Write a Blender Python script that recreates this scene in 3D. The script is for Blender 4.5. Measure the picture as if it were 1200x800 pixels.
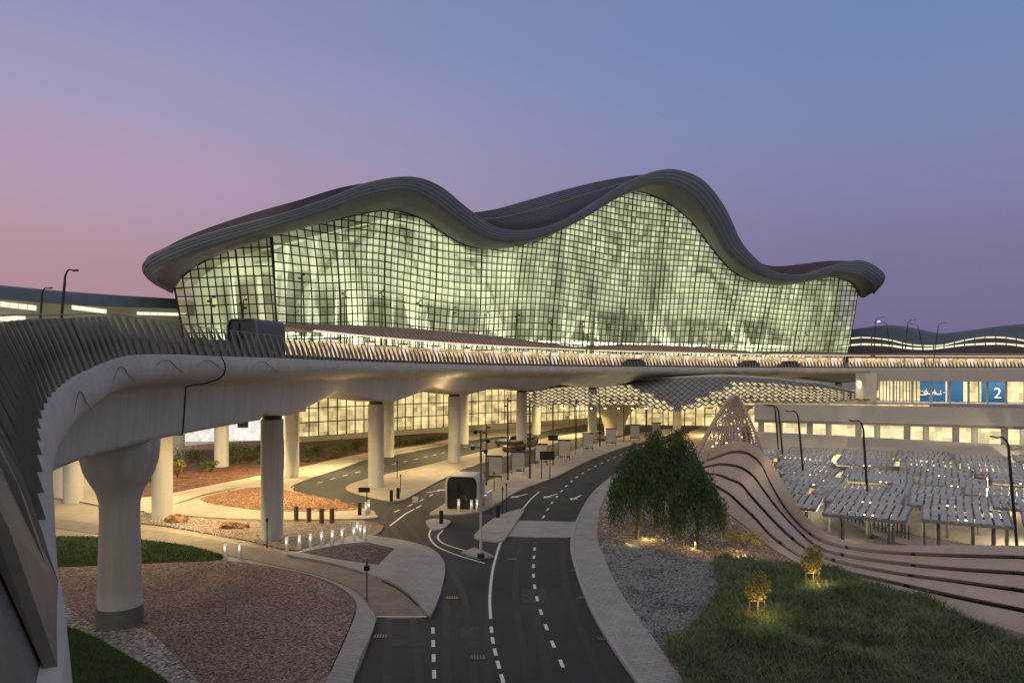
import bpy, bmesh, math, random
from mathutils import Vector, Matrix, noise
from mathutils.geometry import tessellate_polygon
random.seed(7)
R = math.radians
C = bpy.context.scene
COL = C.collection
for o in list(bpy.data.objects): bpy.data.objects.remove(o)
# ------------------------------------------------------------------ camera, world, light, exposure
H, F, HY = 11.0, 900.0, 431.0          # eye height, focal length in photo pixels, horizon row
cam = bpy.data.objects.new('camera', bpy.data.cameras.new('camera')); COL.objects.link(cam)
cam.location = (0, 0, H); cam.rotation_euler = (R(90), 0, 0)
cam.data.sensor_width = 36; cam.data.lens = 27; cam.data.shift_y = 31/1200
cam.data.clip_start = 0.1; cam.data.clip_end = 9000
C.camera = cam
def lin(r, g, b):
    return tuple(((v/255)/12.92 if v/255 <= .04045 else ((v/255+.055)/1.055)**2.4) for v in (r, g, b)) + (1,)
W = bpy.data.worlds.new('World'); C.world = W; W.use_nodes = True
wn, wl = W.node_tree.nodes, W.node_tree.links
wn.clear()
wo = wn.new('ShaderNodeOutputWorld'); bg = wn.new('ShaderNodeBackground')
tc = wn.new('ShaderNodeTexCoord'); sx = wn.new('ShaderNodeSeparateXYZ'); wl.new(tc.outputs['Generated'], sx.inputs[0])
def wramp(stops):
    r = wn.new('ShaderNodeValToRGB'); e = r.color_ramp.elements
    while len(e) < len(stops): e.new(.5)
    for k, (p, c) in enumerate(stops): e[k].position = p; e[k].color = lin(*c)
    r.color_ramp.interpolation = 'B_SPLINE'
    wl.new(sx.outputs['Z'], r.inputs[0]); return r
rl = wramp([(0, (172, 134, 146)), (.11, (177, 141, 152)), (.20, (184, 156, 176)), (.28, (168, 154, 185)), (.38, (148, 152, 192)), (.7, (104, 116, 150)), (1, (92, 102, 128))])
rr = wramp([(0, (114, 103, 138)), (.09, (119, 110, 148)), (.19, (126, 124, 164)), (.28, (122, 135, 175)), (.38, (110, 134, 184)), (.7, (112, 124, 160)), (1, (92, 102, 128))])
mr = wn.new('ShaderNodeMapRange'); mr.inputs[1].default_value = -.62; mr.inputs[2].default_value = .45
mr.interpolation_type = 'SMOOTHSTEP'
wl.new(sx.outputs['X'], mr.inputs[0])
wm = wn.new('ShaderNodeMix'); wm.data_type = 'RGBA'
wl.new(mr.outputs[0], wm.inputs[0]); wl.new(rl.outputs[0], wm.inputs[6]); wl.new(rr.outputs[0], wm.inputs[7])
sky = wn.new('ShaderNodeTexSky'); sky.sky_type = 'NISHITA'; sky.sun_disc = False
sky.sun_elevation = R(2); sky.sun_rotation = R(200)
sk = wn.new('ShaderNodeMix'); sk.data_type = 'RGBA'; sk.inputs[0].default_value = .004
bk = wn.new('ShaderNodeMix'); bk.data_type = 'RGBA'; bk.inputs[7].default_value = lin(188, 180, 170)      # afterglow added to the unseen sky behind the camera as warm fill light
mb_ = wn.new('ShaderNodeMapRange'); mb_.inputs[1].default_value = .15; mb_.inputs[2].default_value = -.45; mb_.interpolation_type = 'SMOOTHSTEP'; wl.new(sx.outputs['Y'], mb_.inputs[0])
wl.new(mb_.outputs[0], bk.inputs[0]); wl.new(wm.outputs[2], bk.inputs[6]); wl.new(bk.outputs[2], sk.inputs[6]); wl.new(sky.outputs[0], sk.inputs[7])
bg.inputs[1].default_value = 1.0
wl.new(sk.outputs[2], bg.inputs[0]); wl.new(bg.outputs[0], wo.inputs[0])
sun = bpy.data.objects.new('dusk_glow', bpy.data.lights.new('dusk_glow', 'SUN')); COL.objects.link(sun)
sun.data.energy = .5; sun.data.angle = R(60); sun.data.color = (1, .89, .78)
sun.rotation_euler = (R(52), 0, R(-25))
C.view_settings.view_transform = 'Standard'; C.view_settings.look = 'None'
C.view_settings.exposure = 0; C.view_settings.gamma = 1
C.render.engine = 'CYCLES'; C.cycles.use_denoising = True
C.cycles.max_bounces = 5; C.cycles.diffuse_bounces = 2; C.cycles.glossy_bounces = 2
C.cycles.transparent_max_bounces = 12; C.cycles.sample_clamp_indirect = 3
C.cycles.caustics_reflective = False; C.cycles.caustics_refractive = False
def area(loc, rot, sx_, sy_, e, col, spread=180):
    l = bpy.data.lights.new('lamp_light', 'AREA'); l.shape = 'RECTANGLE'; l.size = sx_; l.size_y = sy_; l.energy = e; l.color = col; l.spread = R(spread)
    o = bpy.data.objects.new('lamp_light', l); COL.objects.link(o); o.location = loc; o.rotation_euler = rot; return o
def point(loc, e, col, rad=.15):
    l = bpy.data.lights.new('lamp_light', 'POINT'); l.energy = e; l.color = col; l.shadow_soft_size = rad
    o = bpy.data.objects.new('lamp_light', l); COL.objects.link(o); o.location = loc; return o
WARM = (1, .70, .32); NEUT = (1, .9, .7); COOL = (.95, .98, 1)
# ------------------------------------------------------------------ helpers
def G(px, py, z=0.0):
    d = (H-z)*F/(py-HY); return Vector(((px-600)*d/F, d, z))
def P(px, py, d): return Vector(((px-600)*d/F, d, H-(py-HY)*d/F))
def tag(o, label=None, cat=None, group=None, kind=None):
    for k, v in (('label', label), ('category', cat), ('group', group), ('kind', kind)):
        if v: o[k] = v
    return o
def empty(name, loc, label=None, cat=None, group=None, rz=0):
    o = bpy.data.objects.new(name, None); o.location = loc; o.rotation_euler.z = rz; o.empty_display_size = .3
    COL.objects.link(o); return tag(o, label, cat, group)
class MB:
    def __init__(s): s.v, s.f, s.m, s.uv = [], [], [], []
    def quad(s, *p, m=0):
        n = len(s.v); s.v += [Vector(q) for q in p]; s.f.append(tuple(range(n, n+len(p)))); s.m.append(m)
    def box(s, c, d, rz=0, m=0, rot=None):
        M = rot if rot is not None else Matrix.Rotation(rz, 3, 'Z'); c = Vector(c); n = len(s.v)
        for x in (-.5, .5):
            for y in (-.5, .5):
                for z in (-.5, .5): s.v.append(c + M @ Vector((x*d[0], y*d[1], z*d[2])))
        for f in ((0,1,3,2), (4,6,7,5), (0,4,5,1), (2,3,7,6), (0,2,6,4), (1,5,7,3)):
            s.f.append(tuple(n+i for i in f)); s.m.append(m)
    def beam(s, a, b, w, h=None, m=0):
        a, b = Vector(a), Vector(b); h = h or w; t = b-a; L = t.length
        if L < 1e-5: return
        t /= L; up = Vector((0, 0, 1)) if abs(t.z) < .95 else Vector((0, 1, 0))
        x = t.cross(up).normalized(); y = x.cross(t); M = Matrix((x, t, y)).transposed()
        s.box((a+b)/2, (w, L, h), m=m, rot=M)
    def tube(s, pts, rads, n=10, m=0, cap=True):
        pts = [Vector(p) for p in pts]; st = len(s.v)
        if not hasattr(rads, '__len__'): rads = [rads]*len(pts)
        for i, p in enumerate(pts):
            t = (pts[min(i+1, len(pts)-1)]-pts[max(i-1, 0)]).normalized()
            up = Vector((0, 1, 0)) if abs(t.y) < .9 else Vector((1, 0, 0))
            x = t.cross(up).normalized(); y = t.cross(x)
            for k in range(n):
                a = 2*math.pi*k/n; s.v.append(p + (x*math.cos(a)+y*math.sin(a))*rads[i])
        for i in range(len(pts)-1):
            for k in range(n):
                s.f.append((st+i*n+k, st+i*n+(k+1) % n, st+(i+1)*n+(k+1) % n, st+(i+1)*n+k)); s.m.append(m)
        if cap:
            s.f.append(tuple(st+k for k in range(n))); s.m.append(m)
            s.f.append(tuple(st+(len(pts)-1)*n+k for k in reversed(range(n)))); s.m.append(m)
    def poly(s, pts, z1, z0=None, m=0, ms=None):
        """flat polygon at z1, with kerb sides to z0"""
        p3 = [Vector((p[0], p[1], 0)) for p in pts]; tri = tessellate_polygon([p3]); n = len(s.v)
        s.v += [Vector((p.x, p.y, z1)) for p in p3]
        for t in tri:
            a, b, c = (p3[i] for i in t)
            t = tuple(t) if (b-a).cross(c-a).z > 0 else (t[0], t[2], t[1])
            s.f.append(tuple(n+i for i in t)); s.m.append(m)
        if z0 is not None:
            for i in range(len(p3)):
                a, b = p3[i], p3[(i+1) % len(p3)]
                s.quad((a.x, a.y, z0), (b.x, b.y, z0), (b.x, b.y, z1), (a.x, a.y, z1), m=m if ms is None else ms)
    def grid(s, rows, m=0, uv=None, closed=False):
        n = len(s.v); w = len(rows[0])
        for r in rows: s.v += [Vector(p) for p in r]
        for i in range(len(rows)-1):
            for j in range(w if closed else w-1):
                k = (j+1) % w
                s.f.append((n+i*w+j, n+i*w+k, n+(i+1)*w+k, n+(i+1)*w+j)); s.m.append(m)
    def build(s, name, mats, parent=None, origin=None, smooth=False, bevel=0, solid=0, auto=None):
        me = bpy.data.meshes.new(name); o = Vector((0, 0, 0))
        if parent is not None:
            q = parent
            while q is not None: o = o + Vector(q.location); q = q.parent
        if origin is not None: o = Vector(origin)
        me.from_pydata([tuple(v-o) for v in s.v], [], s.f)
        if not isinstance(mats, (list, tuple)): mats = [mats]
        for mm in mats: me.materials.append(mm)
        me.polygons.foreach_set('material_index', s.m)
        if smooth: me.polygons.foreach_set('use_smooth', [True]*len(s.f))
        me.update()
        ob = bpy.data.objects.new(name, me); COL.objects.link(ob)
        if parent is not None: ob.parent = parent
        else: ob.location = o
        if solid:
            md = ob.modifiers.new('thick', 'SOLIDIFY'); md.thickness = solid; md.offset = 0
        if bevel:
            md = ob.modifiers.new('bevel', 'BEVEL'); md.width = bevel; md.segments = 2; md.limit_method = 'ANGLE'
        return ob
def kids(o): return [c for c in bpy.data.objects if c.parent == o]
def copy_tree(o, loc=None, rz=None, label=None, parent=None):
    c = o.copy(); COL.objects.link(c); c.parent = parent
    if loc is not None: c.location = loc
    if rz is not None: c.rotation_euler.z = rz
    if label: c['label'] = label
    for ch in CH.get(o.name, None) or kids(o): copy_tree(ch, parent=c)
    return c
CH = {}
def cr(pts, n=6, closed=False):
    """Catmull-Rom through points"""
    pts = [Vector(p) for p in pts]; out = []; N = len(pts)
    rng = range(N) if closed else range(N-1)
    for i in rng:
        p0 = pts[(i-1) % N] if closed or i > 0 else pts[0]*2-pts[1]
        p1, p2 = pts[i], pts[(i+1) % N]
        p3 = pts[(i+2) % N] if closed or i+2 < N else pts[-1]*2-pts[-2]
        for k in range(n):
            t = k/n
            out.append(.5*((2*p1)+(p2-p0)*t+(2*p0-5*p1+4*p2-p3)*t*t+(3*p1-p0-3*p2+p3)*t**3))
    if not closed: out.append(pts[-1])
    return out
def resample(pts, step):
    L = [0]
    for a, b in zip(pts, pts[1:]): L.append(L[-1]+(b-a).length)
    n = max(2, int(L[-1]/step)); out = []; j = 0
    for i in range(n+1):
        s = L[-1]*i/n
        while j < len(pts)-2 and L[j+1] < s: j += 1
        t = (s-L[j])/max(1e-9, L[j+1]-L[j]); out.append(pts[j].lerp(pts[j+1], t))
    return out
def GP(pl, z=0): return [G(x, y, z) for x, y in pl]
# ------------------------------------------------------------------ materials
M = {}
def mat(name, col, rough=.8, var=.12, scale=1.5, bump=0, bscale=40, metal=0, col2=None, voro=0, detail=6, spec=.4, emit=None, es=0, trans=0, joints=0, streak=0):
    m = bpy.data.materials.new(name); m.use_nodes = True; nt = m.node_tree; n, l = nt.nodes, nt.links
    b = n['Principled BSDF']; b.inputs['Roughness'].default_value = rough; b.inputs['Metallic'].default_value = metal
    b.inputs['Specular IOR Level'].default_value = spec
    t = n.new('ShaderNodeTexCoord'); c = tuple(col)
    if len(c) == 3: c = c+(1,)
    no = n.new('ShaderNodeTexNoise'); no.inputs['Scale'].default_value = scale; no.inputs['Detail'].default_value = detail; no.inputs['Roughness'].default_value = .65
    l.new(t.outputs['Object'], no.inputs['Vector'])
    rp = n.new('ShaderNodeValToRGB'); rp.color_ramp.elements[0].position = .3; rp.color_ramp.elements[1].position = .7
    c2 = tuple(col2)+(1,) if col2 else tuple(x*(1-var) for x in c[:3])+(1,)
    c1 = c if col2 else tuple(min(1, x*(1+var)) for x in c[:3])+(1,)
    rp.color_ramp.elements[0].color = c2; rp.color_ramp.elements[1].color = c1
    l.new(no.outputs['Fac'], rp.inputs[0]); last = rp.outputs[0]
    if voro:
        vo = n.new('ShaderNodeTexVoronoi'); vo.inputs['Scale'].default_value = voro; l.new(t.outputs['Object'], vo.inputs['Vector'])
        sp = n.new('ShaderNodeSeparateColor'); l.new(vo.outputs['Color'], sp.inputs[0])
        mp = n.new('ShaderNodeMapRange'); mp.inputs[3].default_value = .35; mp.inputs[4].default_value = 1.75; l.new(sp.outputs[0], mp.inputs[0])
        dk = n.new('ShaderNodeMapRange'); dk.inputs[1].default_value = 0; dk.inputs[2].default_value = .75/1; dk.inputs[3].default_value = 1.1; dk.inputs[4].default_value = .45
        l.new(vo.outputs['Distance'], dk.inputs[0])
        mu = n.new('ShaderNodeMath'); mu.operation = 'MULTIPLY'; l.new(mp.outputs[0], mu.inputs[0]); l.new(dk.outputs[0], mu.inputs[1])
        mx = n.new('ShaderNodeVectorMath'); mx.operation = 'SCALE'; l.new(last, mx.inputs[0]); l.new(mu.outputs[0], mx.inputs['Scale']); last = mx.outputs[0]
    if joints:
        br = n.new('ShaderNodeTexBrick'); br.inputs['Scale'].default_value = joints; br.inputs['Color1'].default_value = (1, 1, 1, 1); br.inputs['Color2'].default_value = (.94, .94, .95, 1); br.inputs['Mortar'].default_value = (.78, .77, .76, 1)
        br.inputs['Mortar Size'].default_value = .022; mpj = n.new('ShaderNodeMapping'); mpj.inputs['Rotation'].default_value = (0, 0, .35); l.new(t.outputs['Object'], mpj.inputs[0]); l.new(mpj.outputs[0], br.inputs['Vector'])
        mj = n.new('ShaderNodeVectorMath'); mj.operation = 'MULTIPLY'; l.new(last, mj.inputs[0]); l.new(br.outputs[0], mj.inputs[1]); last = mj.outputs[0]
    if streak:
        mps = n.new('ShaderNodeMapping'); mps.inputs['Scale'].default_value = (2.5, 2.5, .12); l.new(t.outputs['Object'], mps.inputs[0])
        ns = n.new('ShaderNodeTexNoise'); ns.inputs['Scale'].default_value = 1; ns.inputs['Detail'].default_value = 8; l.new(mps.outputs[0], ns.inputs['Vector'])
        rs = n.new('ShaderNodeMapRange'); rs.inputs[1].default_value = .38; rs.inputs[2].default_value = .62; rs.inputs[3].default_value = 1-streak; rs.inputs[4].default_value = 1.04; l.new(ns.outputs[0], rs.inputs[0])
        ms_ = n.new('ShaderNodeVectorMath'); ms_.operation = 'SCALE'; l.new(last, ms_.inputs[0]); l.new(rs.outputs[0], ms_.inputs['Scale']); last = ms_.outputs[0]
    l.new(last, b.inputs['Base Color'])
    if bump:
        bn = n.new('ShaderNodeTexNoise' if not voro else 'ShaderNodeTexVoronoi'); bn.inputs['Scale'].default_value = voro or bscale
        l.new(t.outputs['Object'], bn.inputs['Vector'])
        bp = n.new('ShaderNodeBump'); bp.inputs['Strength'].default_value = bump; bp.inputs['Distance'].default_value = .03; bp.invert = bool(voro)
        l.new(bn.outputs[0], bp.inputs['Height']); l.new(bp.outputs[0], b.inputs['Normal'])
    if emit:
        b.inputs['Emission Color'].default_value = tuple(emit)+(1,); b.inputs['Emission Strength'].default_value = es
    if trans: b.inputs['Transmission Weight'].default_value = trans
    M[name] = m; return m
mat('ground', (.34, .29, .24), .95, .2, .25, .3, 20)
mat('lot', (.20, .20, .21), .9, .2, .3, .2, 20)
mat('asphalt', (.048, .047, .048), .75, .3, .22, .3, 120, col2=(.024, .024, .027), spec=.35, detail=9)
mat('asphalt_warm', (.085, .078, .072), .78, .25, .35, .2, 120)
mat('paving', (.35, .34, .34), .85, .14, .6, .15, 60, joints=.9)
mat('sand_paving', (.42, .37, .31), .9, .16, .5, .15, 60, joints=1.1)
mat('brick_lane', (.25, .215, .185), .85, .25, .8, .15, 60, joints=2.2)
mat('kerb', (.36, .35, .35), .8, .1, 2)
mat('gravel_brown', (.31, .225, .19), .95, .2, .35, .6, voro=11)
mat('gravel_tan', (.34, .25, .20), .95, .2, .4, .6, voro=12)
mat('gravel_dark', (.12, .10, .125), .9, .2, .5, .8, voro=7)
mat('gravel_blue', (.17, .17, .195), .9, .25, .5, .8, voro=7)
mat('gravel_pale', (.42, .38, .36), .9, .15, .6, .8, voro=8)
mat('gravel_rock', (.32, .18, .11), .95, .3, .6, .9, voro=3.5)
mat('mulch', (.17, .075, .04), .95, .5, .8, .8, voro=6)
mat('soil_green', (.035, .045, .02), .95, .4, 1.2, .4, 30)
mat('white_paint', (.75, .75, .74), .6, .1, 8)
mat('worn_paint', (.5, .5, .48), .7, .25, 6)
mat('concrete', (.40, .39, .39), .75, .05, .5, .06, 6)
mat('white_concrete', (.47, .455, .43), .75, .10, .45, .12, 5, streak=.07)
mat('column', (.42, .405, .385), .75, .08, .5, .10, 8, streak=.10)
mat('fin', (.13, .125, .12), .6, .18, 3, .05, 20)
mat('collar', (.05, .05, .055), .6)
mat('black', (.012, .012, .014), .5)
mat('dark_metal', (.035, .035, .04), .45, metal=.6)
mat('galv', (.30, .30, .31), .45, metal=.7)
mat('white_metal', (.7, .69, .68), .4)
mat('roof_metal', (.098, .118, .138), .5, .14, .25, .25, 3, metal=.05)
mat('soffit_metal', (.088, .068, .098), .42, .15, .5, .3, 6)
mat('mullion', (.012, .013, .012), .5)
mat('wall_ribbon', (.42, .355, .315), .8, .10, .8, .12, 8)
mat('panel_concrete', (.42, .405, .39), .75, .06, .3, .05, 8)
mat('cream', (.62, .56, .45), .8, .08)
mat('interior_wall', (.58, .60, .50), .85, .25, .09, col2=(.40, .41, .31))
mat('interior_white', (.82, .84, .78), .6, .05)
mat('bark', (.09, .065, .045), .9, .3, 6, .5, 20)
def leafmat(name, a, b):
    m = mat(name, a, .7, col2=b, scale=.8, spec=.2); m.node_tree.nodes['Principled BSDF'].inputs['Subsurface Weight'].default_value = 0; return m
leafmat('leaf_dark', (.075, .125, .045), (.03, .058, .022))
leafmat('leaf_mid', (.12, .17, .04), (.05, .08, .02))
leafmat('leaf_gold', (.34, .30, .10), (.18, .16, .05))  # gold tone also carries the uplight on the young crowns and low shrub
leafmat('leaf_red', (.17, .085, .045), (.09, .05, .03))
leafmat('grass_blade', (.10, .18, .04), (.05, .09, .025))
leafmat('grass_orn', (.18, .23, .12), (.065, .10, .05))
def glow(name, col, s, var=0, scale=1):
    m = bpy.data.materials.new(name); m.use_nodes = True; n, l = m.node_tree.nodes, m.node_tree.links
    n.clear(); o = n.new('ShaderNodeOutputMaterial'); e = n.new('ShaderNodeEmission'); e.inputs[0].default_value = tuple(col)+(1,); e.inputs[1].default_value = s
    if var:
        t = n.new('ShaderNodeTexCoord'); sp = n.new('ShaderNodeSeparateXYZ'); l.new(t.outputs['Object'], sp.inputs[0]); cb = n.new('ShaderNodeCombineXYZ')
        l.new(sp.outputs[0], cb.inputs[0]); l.new(sp.outputs[2], cb.inputs[1]); facs = []
        for sc_b, off_b in ((scale, 0), (scale*2.7, 3.3)):
            v = n.new('ShaderNodeTexBrick'); v.inputs['Scale'].default_value = sc_b; v.inputs['Color1'].default_value = (0, 0, 0, 1); v.inputs['Color2'].default_value = (1, 1, 1, 1); v.inputs['Mortar'].default_value = (.5, .5, .5, 1)
            v.inputs['Mortar Size'].default_value = .01; v.offset = .37; v.inputs['Brick Width'].default_value = .7; v.inputs['Row Height'].default_value = .55+off_b*.05; l.new(cb.outputs[0], v.inputs['Vector']); facs.append(v)
        nz = n.new('ShaderNodeTexNoise'); nz.inputs['Scale'].default_value = scale*1.6; nz.inputs['Detail'].default_value = 6; l.new(t.outputs['Object'], nz.inputs['Vector'])
        ad = n.new('ShaderNodeMath'); l.new(facs[0].outputs[0], ad.inputs[0]); l.new(facs[1].outputs[0], ad.inputs[1])
        a2 = n.new('ShaderNodeMath'); a2.operation = 'MULTIPLY_ADD'; a2.inputs[1].default_value = 2.0; l.new(nz.outputs[0], a2.inputs[0]); l.new(ad.outputs[0], a2.inputs[2])
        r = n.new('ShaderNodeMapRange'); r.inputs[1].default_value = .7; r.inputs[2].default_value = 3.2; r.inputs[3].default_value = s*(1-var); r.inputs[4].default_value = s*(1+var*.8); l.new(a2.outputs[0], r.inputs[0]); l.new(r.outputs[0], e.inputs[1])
    l.new(e.outputs[0], o.inputs[0]); M[name] = m; return m
glow('lamp_white', (1, .93, .8), 9); glow('lamp_warm', (1, .75, .42), 8); glow('lit_strip', (1, .97, .72), 1.1)
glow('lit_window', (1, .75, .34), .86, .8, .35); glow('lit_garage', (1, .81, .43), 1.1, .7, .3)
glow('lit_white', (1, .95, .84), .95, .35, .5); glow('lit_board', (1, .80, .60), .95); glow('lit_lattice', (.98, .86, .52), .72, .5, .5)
glow('backdrop_glow', (1, .70, .38), .8, .75, .9); glow('green_sign', (.25, 1, .6), 1.5)
glow('lamp_bollard', (1, .93, .82), .62)
def glassmat(name, col, tr=.5, s=.5):
    """window glass of a lit hall: clear part, gloss and emission put into the panes in place of the lit interior; differs pane by pane (UV = pane number)"""
    m = bpy.data.materials.new(name); m.use_nodes = True; n, l = m.node_tree.nodes, m.node_tree.links; n.clear()
    o = n.new('ShaderNodeOutputMaterial'); tr_ = n.new('ShaderNodeBsdfTransparent'); tr_.inputs[0].default_value = (.93, .97, .88, 1)
    gl = n.new('ShaderNodeBsdfGlossy'); gl.inputs['Roughness'].default_value = .08; em = n.new('ShaderNodeEmission')
    uv = n.new('ShaderNodeUVMap'); fl = n.new('ShaderNodeVectorMath'); fl.operation = 'FLOOR'; l.new(uv.outputs[0], fl.inputs[0])
    wn_ = n.new('ShaderNodeTexWhiteNoise'); l.new(fl.outputs[0], wn_.inputs['Vector'])
    mp = n.new('ShaderNodeMapping'); mp.inputs['Scale'].default_value = (.16, .06, 1); l.new(uv.outputs[0], mp.inputs[0])
    nz = n.new('ShaderNodeTexNoise'); nz.inputs['Scale'].default_value = 1; nz.inputs['Detail'].default_value = 5; nz.inputs['Distortion'].default_value = .8; l.new(mp.outputs[0], nz.inputs['Vector'])
    r = n.new('ShaderNodeMapRange'); r.inputs[1].default_value = .36; r.inputs[2].default_value = .66; r.inputs[3].default_value = .42; r.inputs[4].default_value = 1.5; l.new(nz.outputs[0], r.inputs[0])
    r2 = n.new('ShaderNodeMapRange'); r2.inputs[3].default_value = .5; r2.inputs[4].default_value = 1.45; l.new(wn_.outputs[0], r2.inputs[0])
    mu = n.new('ShaderNodeMath'); mu.operation = 'MULTIPLY'; l.new(r.outputs[0], mu.inputs[0]); l.new(r2.outputs[0], mu.inputs[1])
    m2 = n.new('ShaderNodeMath'); m2.operation = 'MULTIPLY'; m2.inputs[1].default_value = s; l.new(mu.outputs[0], m2.inputs[0])
    em.inputs[0].default_value = tuple(col)+(1,); l.new(m2.outputs[0], em.inputs[1])  # pane emission partly stands in for the lit hall behind
    a = n.new('ShaderNodeMixShader'); a.inputs[0].default_value = 1-tr; l.new(tr_.outputs[0], a.inputs[1]); l.new(em.outputs[0], a.inputs[2])
    fr = n.new('ShaderNodeFresnel'); fr.inputs[0].default_value = 1.35
    b = n.new('ShaderNodeMixShader'); l.new(fr.outputs[0], b.inputs[0]); l.new(a.outputs[0], b.inputs[1]); l.new(gl.outputs[0], b.inputs[2]); l.new(b.outputs[0], o.inputs[0])
    M[name] = m; return m
glassmat('hall_glass', (.86, .89, .52), .52, .70); glassmat('hall_glass_side', (.84, .80, .42), .45, .50)
mat('dark_glass', (.028, .028, .030), .2, spec=.5)
mat('car_grey', (.10, .105, .12), .3, .02, metal=.5); mat('car_dark', (.02, .02, .025), .3, .02, spec=.7); mat('car_red', (.09, .025, .022), .3, .02); mat('car_white', (.6, .6, .6), .3, .02)
mat('tyre', (.02, .02, .02), .8); mat('booth', (.46, .45, .45), .5, .05, 2, metal=.3); mat('booth_light', (.50, .48, .46), .6, .05)
mat('blue_panel', (.012, .09, .24), .6, .06, .4); mat('canopy_tan', (.42, .28, .20), .6, .15, .8); mat('solar', (.46, .45, .44), .5, .3, 1.2, spec=.4)
mat('board_white', (.36, .34, .32), .6, .1, 3); mat('wood', (.12, .08, .05), .8)
# ------------------------------------------------------------------ the setting: grounds
def struct(name, mb, m, **k):
    o = mb.build(name, m, **k); o['kind'] = 'structure'; return o
g = MB(); S = 3500
g.quad((-S, -S, -3), (S, -S, -3), (S, S, -3), (-S, S, -3)); struct('ground', g, M['lot'])
# raised ground the roads lie on; its right edge follows the sculpted wall
g = MB()
edge = [(1400, 800), (1260, 762), (1200, 745), (1120, 723), (1040, 698), (965, 673), (932, 659), (903, 641), (880, 623), (864, 610), (850, 599), (838, 586), (828, 575), (820, 566), (822, 545), (840, 520), (856, 502)]
pts = [G(*p) for p in edge]+[Vector((33, 160, 0)), Vector((160, 200, 0)), Vector((700, 900, 0)), Vector((-900, 900, 0)), Vector((-900, -60, 0)), Vector((60, -60, 0)), Vector((60, 14, 0))]
g.poly(pts, 0, -3.1); struct('terrace', g, [M['ground']])
def bed(name, pl, z, m, zb=0.0, n=5, smooth=True, kind='structure', ms=None, mats=None):
    g = MB(); p = [G(x, y, 0) for x, y in pl]
    if smooth: p = cr(p, n, True)
    g.poly(p, z, zb, ms=ms); o = g.build(name, mats or m); o['kind'] = kind; return o
# asphalt
bed('road', [(372, 850), (412, 800), (430, 760), (442, 722), (446, 690), (448, 640), (430, 612), (390, 596), (350, 584), (345, 570), (365, 557), (420, 541), (480, 530), (560, 514), (640, 502), (760, 492), (830, 492), (800, 510), (760, 530), (735, 550), (700, 578), (680, 606), (672, 640), (690, 705), (720, 762), (750, 800), (775, 850)], .012, M['asphalt'])
bed('brick_lane', [(-80, 598), (38, 604), (120, 615), (200, 624), (290, 640), (350, 653), (410, 668), (460, 688), (486, 708), (500, 723), (442, 723), (432, 706), (416, 692), (380, 676), (330, 664), (262, 650), (180, 636), (38, 616), (-80, 610)], .03, M['brick_lane'], n=4)
bed('crossing_table', [(590, 610), (636, 611), (674, 612), (671, 630), (628, 630), (580, 628)], .06, M['paving'], smooth=False)
bed('stop_slab', [(540, 649), (556, 643), (579, 653), (562, 656)], .12, M['paving'], smooth=False)
# right pavement with kerb
bed('right_pavement', [(742, 548), (722, 556), (698, 576), (680, 604), (670, 636), (676, 670), (692, 712), (716, 755), (750, 804), (780, 850), (850, 850), (798, 797), (764, 748), (728, 697), (708, 655), (700, 625), (706, 590), (722, 566), (745, 553)], .13, M['paving'], n=5)
bed('left_pavement', [(392, 636), (420, 628), (442, 630), (478, 636), (506, 645), (521, 662), (518, 690), (508, 717), (501, 722), (486, 704), (462, 686), (424, 672), (380, 660), (338, 652), (350, 648)], .13, M['paving'], n=4)
bed('kerb_pavement', [(262, 654), (330, 667), (384, 682), (412, 696), (430, 712), (440, 730), (420, 780), (400, 840), (365, 840), (388, 790), (410, 740), (418, 712), (404, 694), (370, 678), (320, 667), (262, 658)], .13, M['paving'], n=4)
bed('gravel_triangle', [(352, 649), (400, 640), (428, 637), (462, 645), (443, 664), (398, 658)], .145, M['gravel_dark'], smooth=False)
# islands
bed('column_island', [(405, 573), (430, 562), (500, 546), (560, 531), (640, 514), (700, 505), (690, 511), (640, 523), (560, 545), (520, 562), (488, 579), (466, 588), (430, 582)], .13, M['sand_paving'], n=4)
bed('booth_island', [(504, 604), (514, 596), (536, 582), (575, 563), (640, 541), (700, 520), (760, 506), (800, 503), (775, 512), (730, 525), (690, 540), (650, 560), (610, 575), (585, 590), (565, 600), (535, 604)], .13, M['sand_paving'], n=4)
bed('small_island', [(499, 612), (512, 609), (528, 612), (518, 621), (506, 621)], .13, M['paving'], n=3)
bed('crossing_island', [(556, 628), (574, 612), (588, 604), (614, 597), (606, 612), (594, 630), (586, 636), (562, 633)], .125, M['paving'], n=3)
bed('sand_island', [(170, 600), (240, 585), (300, 566), (345, 553), (420, 542), (352, 566), (344, 576), (380, 590), (430, 598), (440, 604), (430, 609), (300, 610), (200, 604)], .13, M['sand_paving'], n=4)
bed('sand_verge', [(36, 577), (38, 560), (150, 560), (240, 552), (300, 545), (345, 540), (420, 528), (520, 512), (620, 500), (700, 494), (640, 505), (520, 520), (420, 540), (345, 557), (300, 568), (240, 580), (170, 600), (100, 590)], .12, M['sand_paving'], n=3)
bed('rock_bed', [(234, 587), (268, 578), (306, 572), (345, 578), (398, 590), (418, 599), (340, 601), (290, 598)], .15, M['gravel_rock'], n=3)
bed('gravel_verge', [(150, 600), (190, 607), (300, 612), (438, 613), (440, 628), (410, 630), (350, 646), (290, 634), (200, 618), (140, 610)], .09, M['gravel_tan'], n=3)
bed('mulch_bed', [(120, 575), (150, 545), (200, 525), (345, 515), (420, 512), (520, 508), (520, 517), (420, 533), (345, 550), (240, 571), (200, 579), (160, 584)], .16, M['mulch'], n=3)
bed('gravel_circle', [(-80, 664), (38, 664), (150, 661), (262, 658), (320, 666), (372, 680), (404, 696), (416, 714), (408, 740), (386, 790), (360, 850), (-80, 850)], .10, M['gravel_brown'], n=4)
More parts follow.
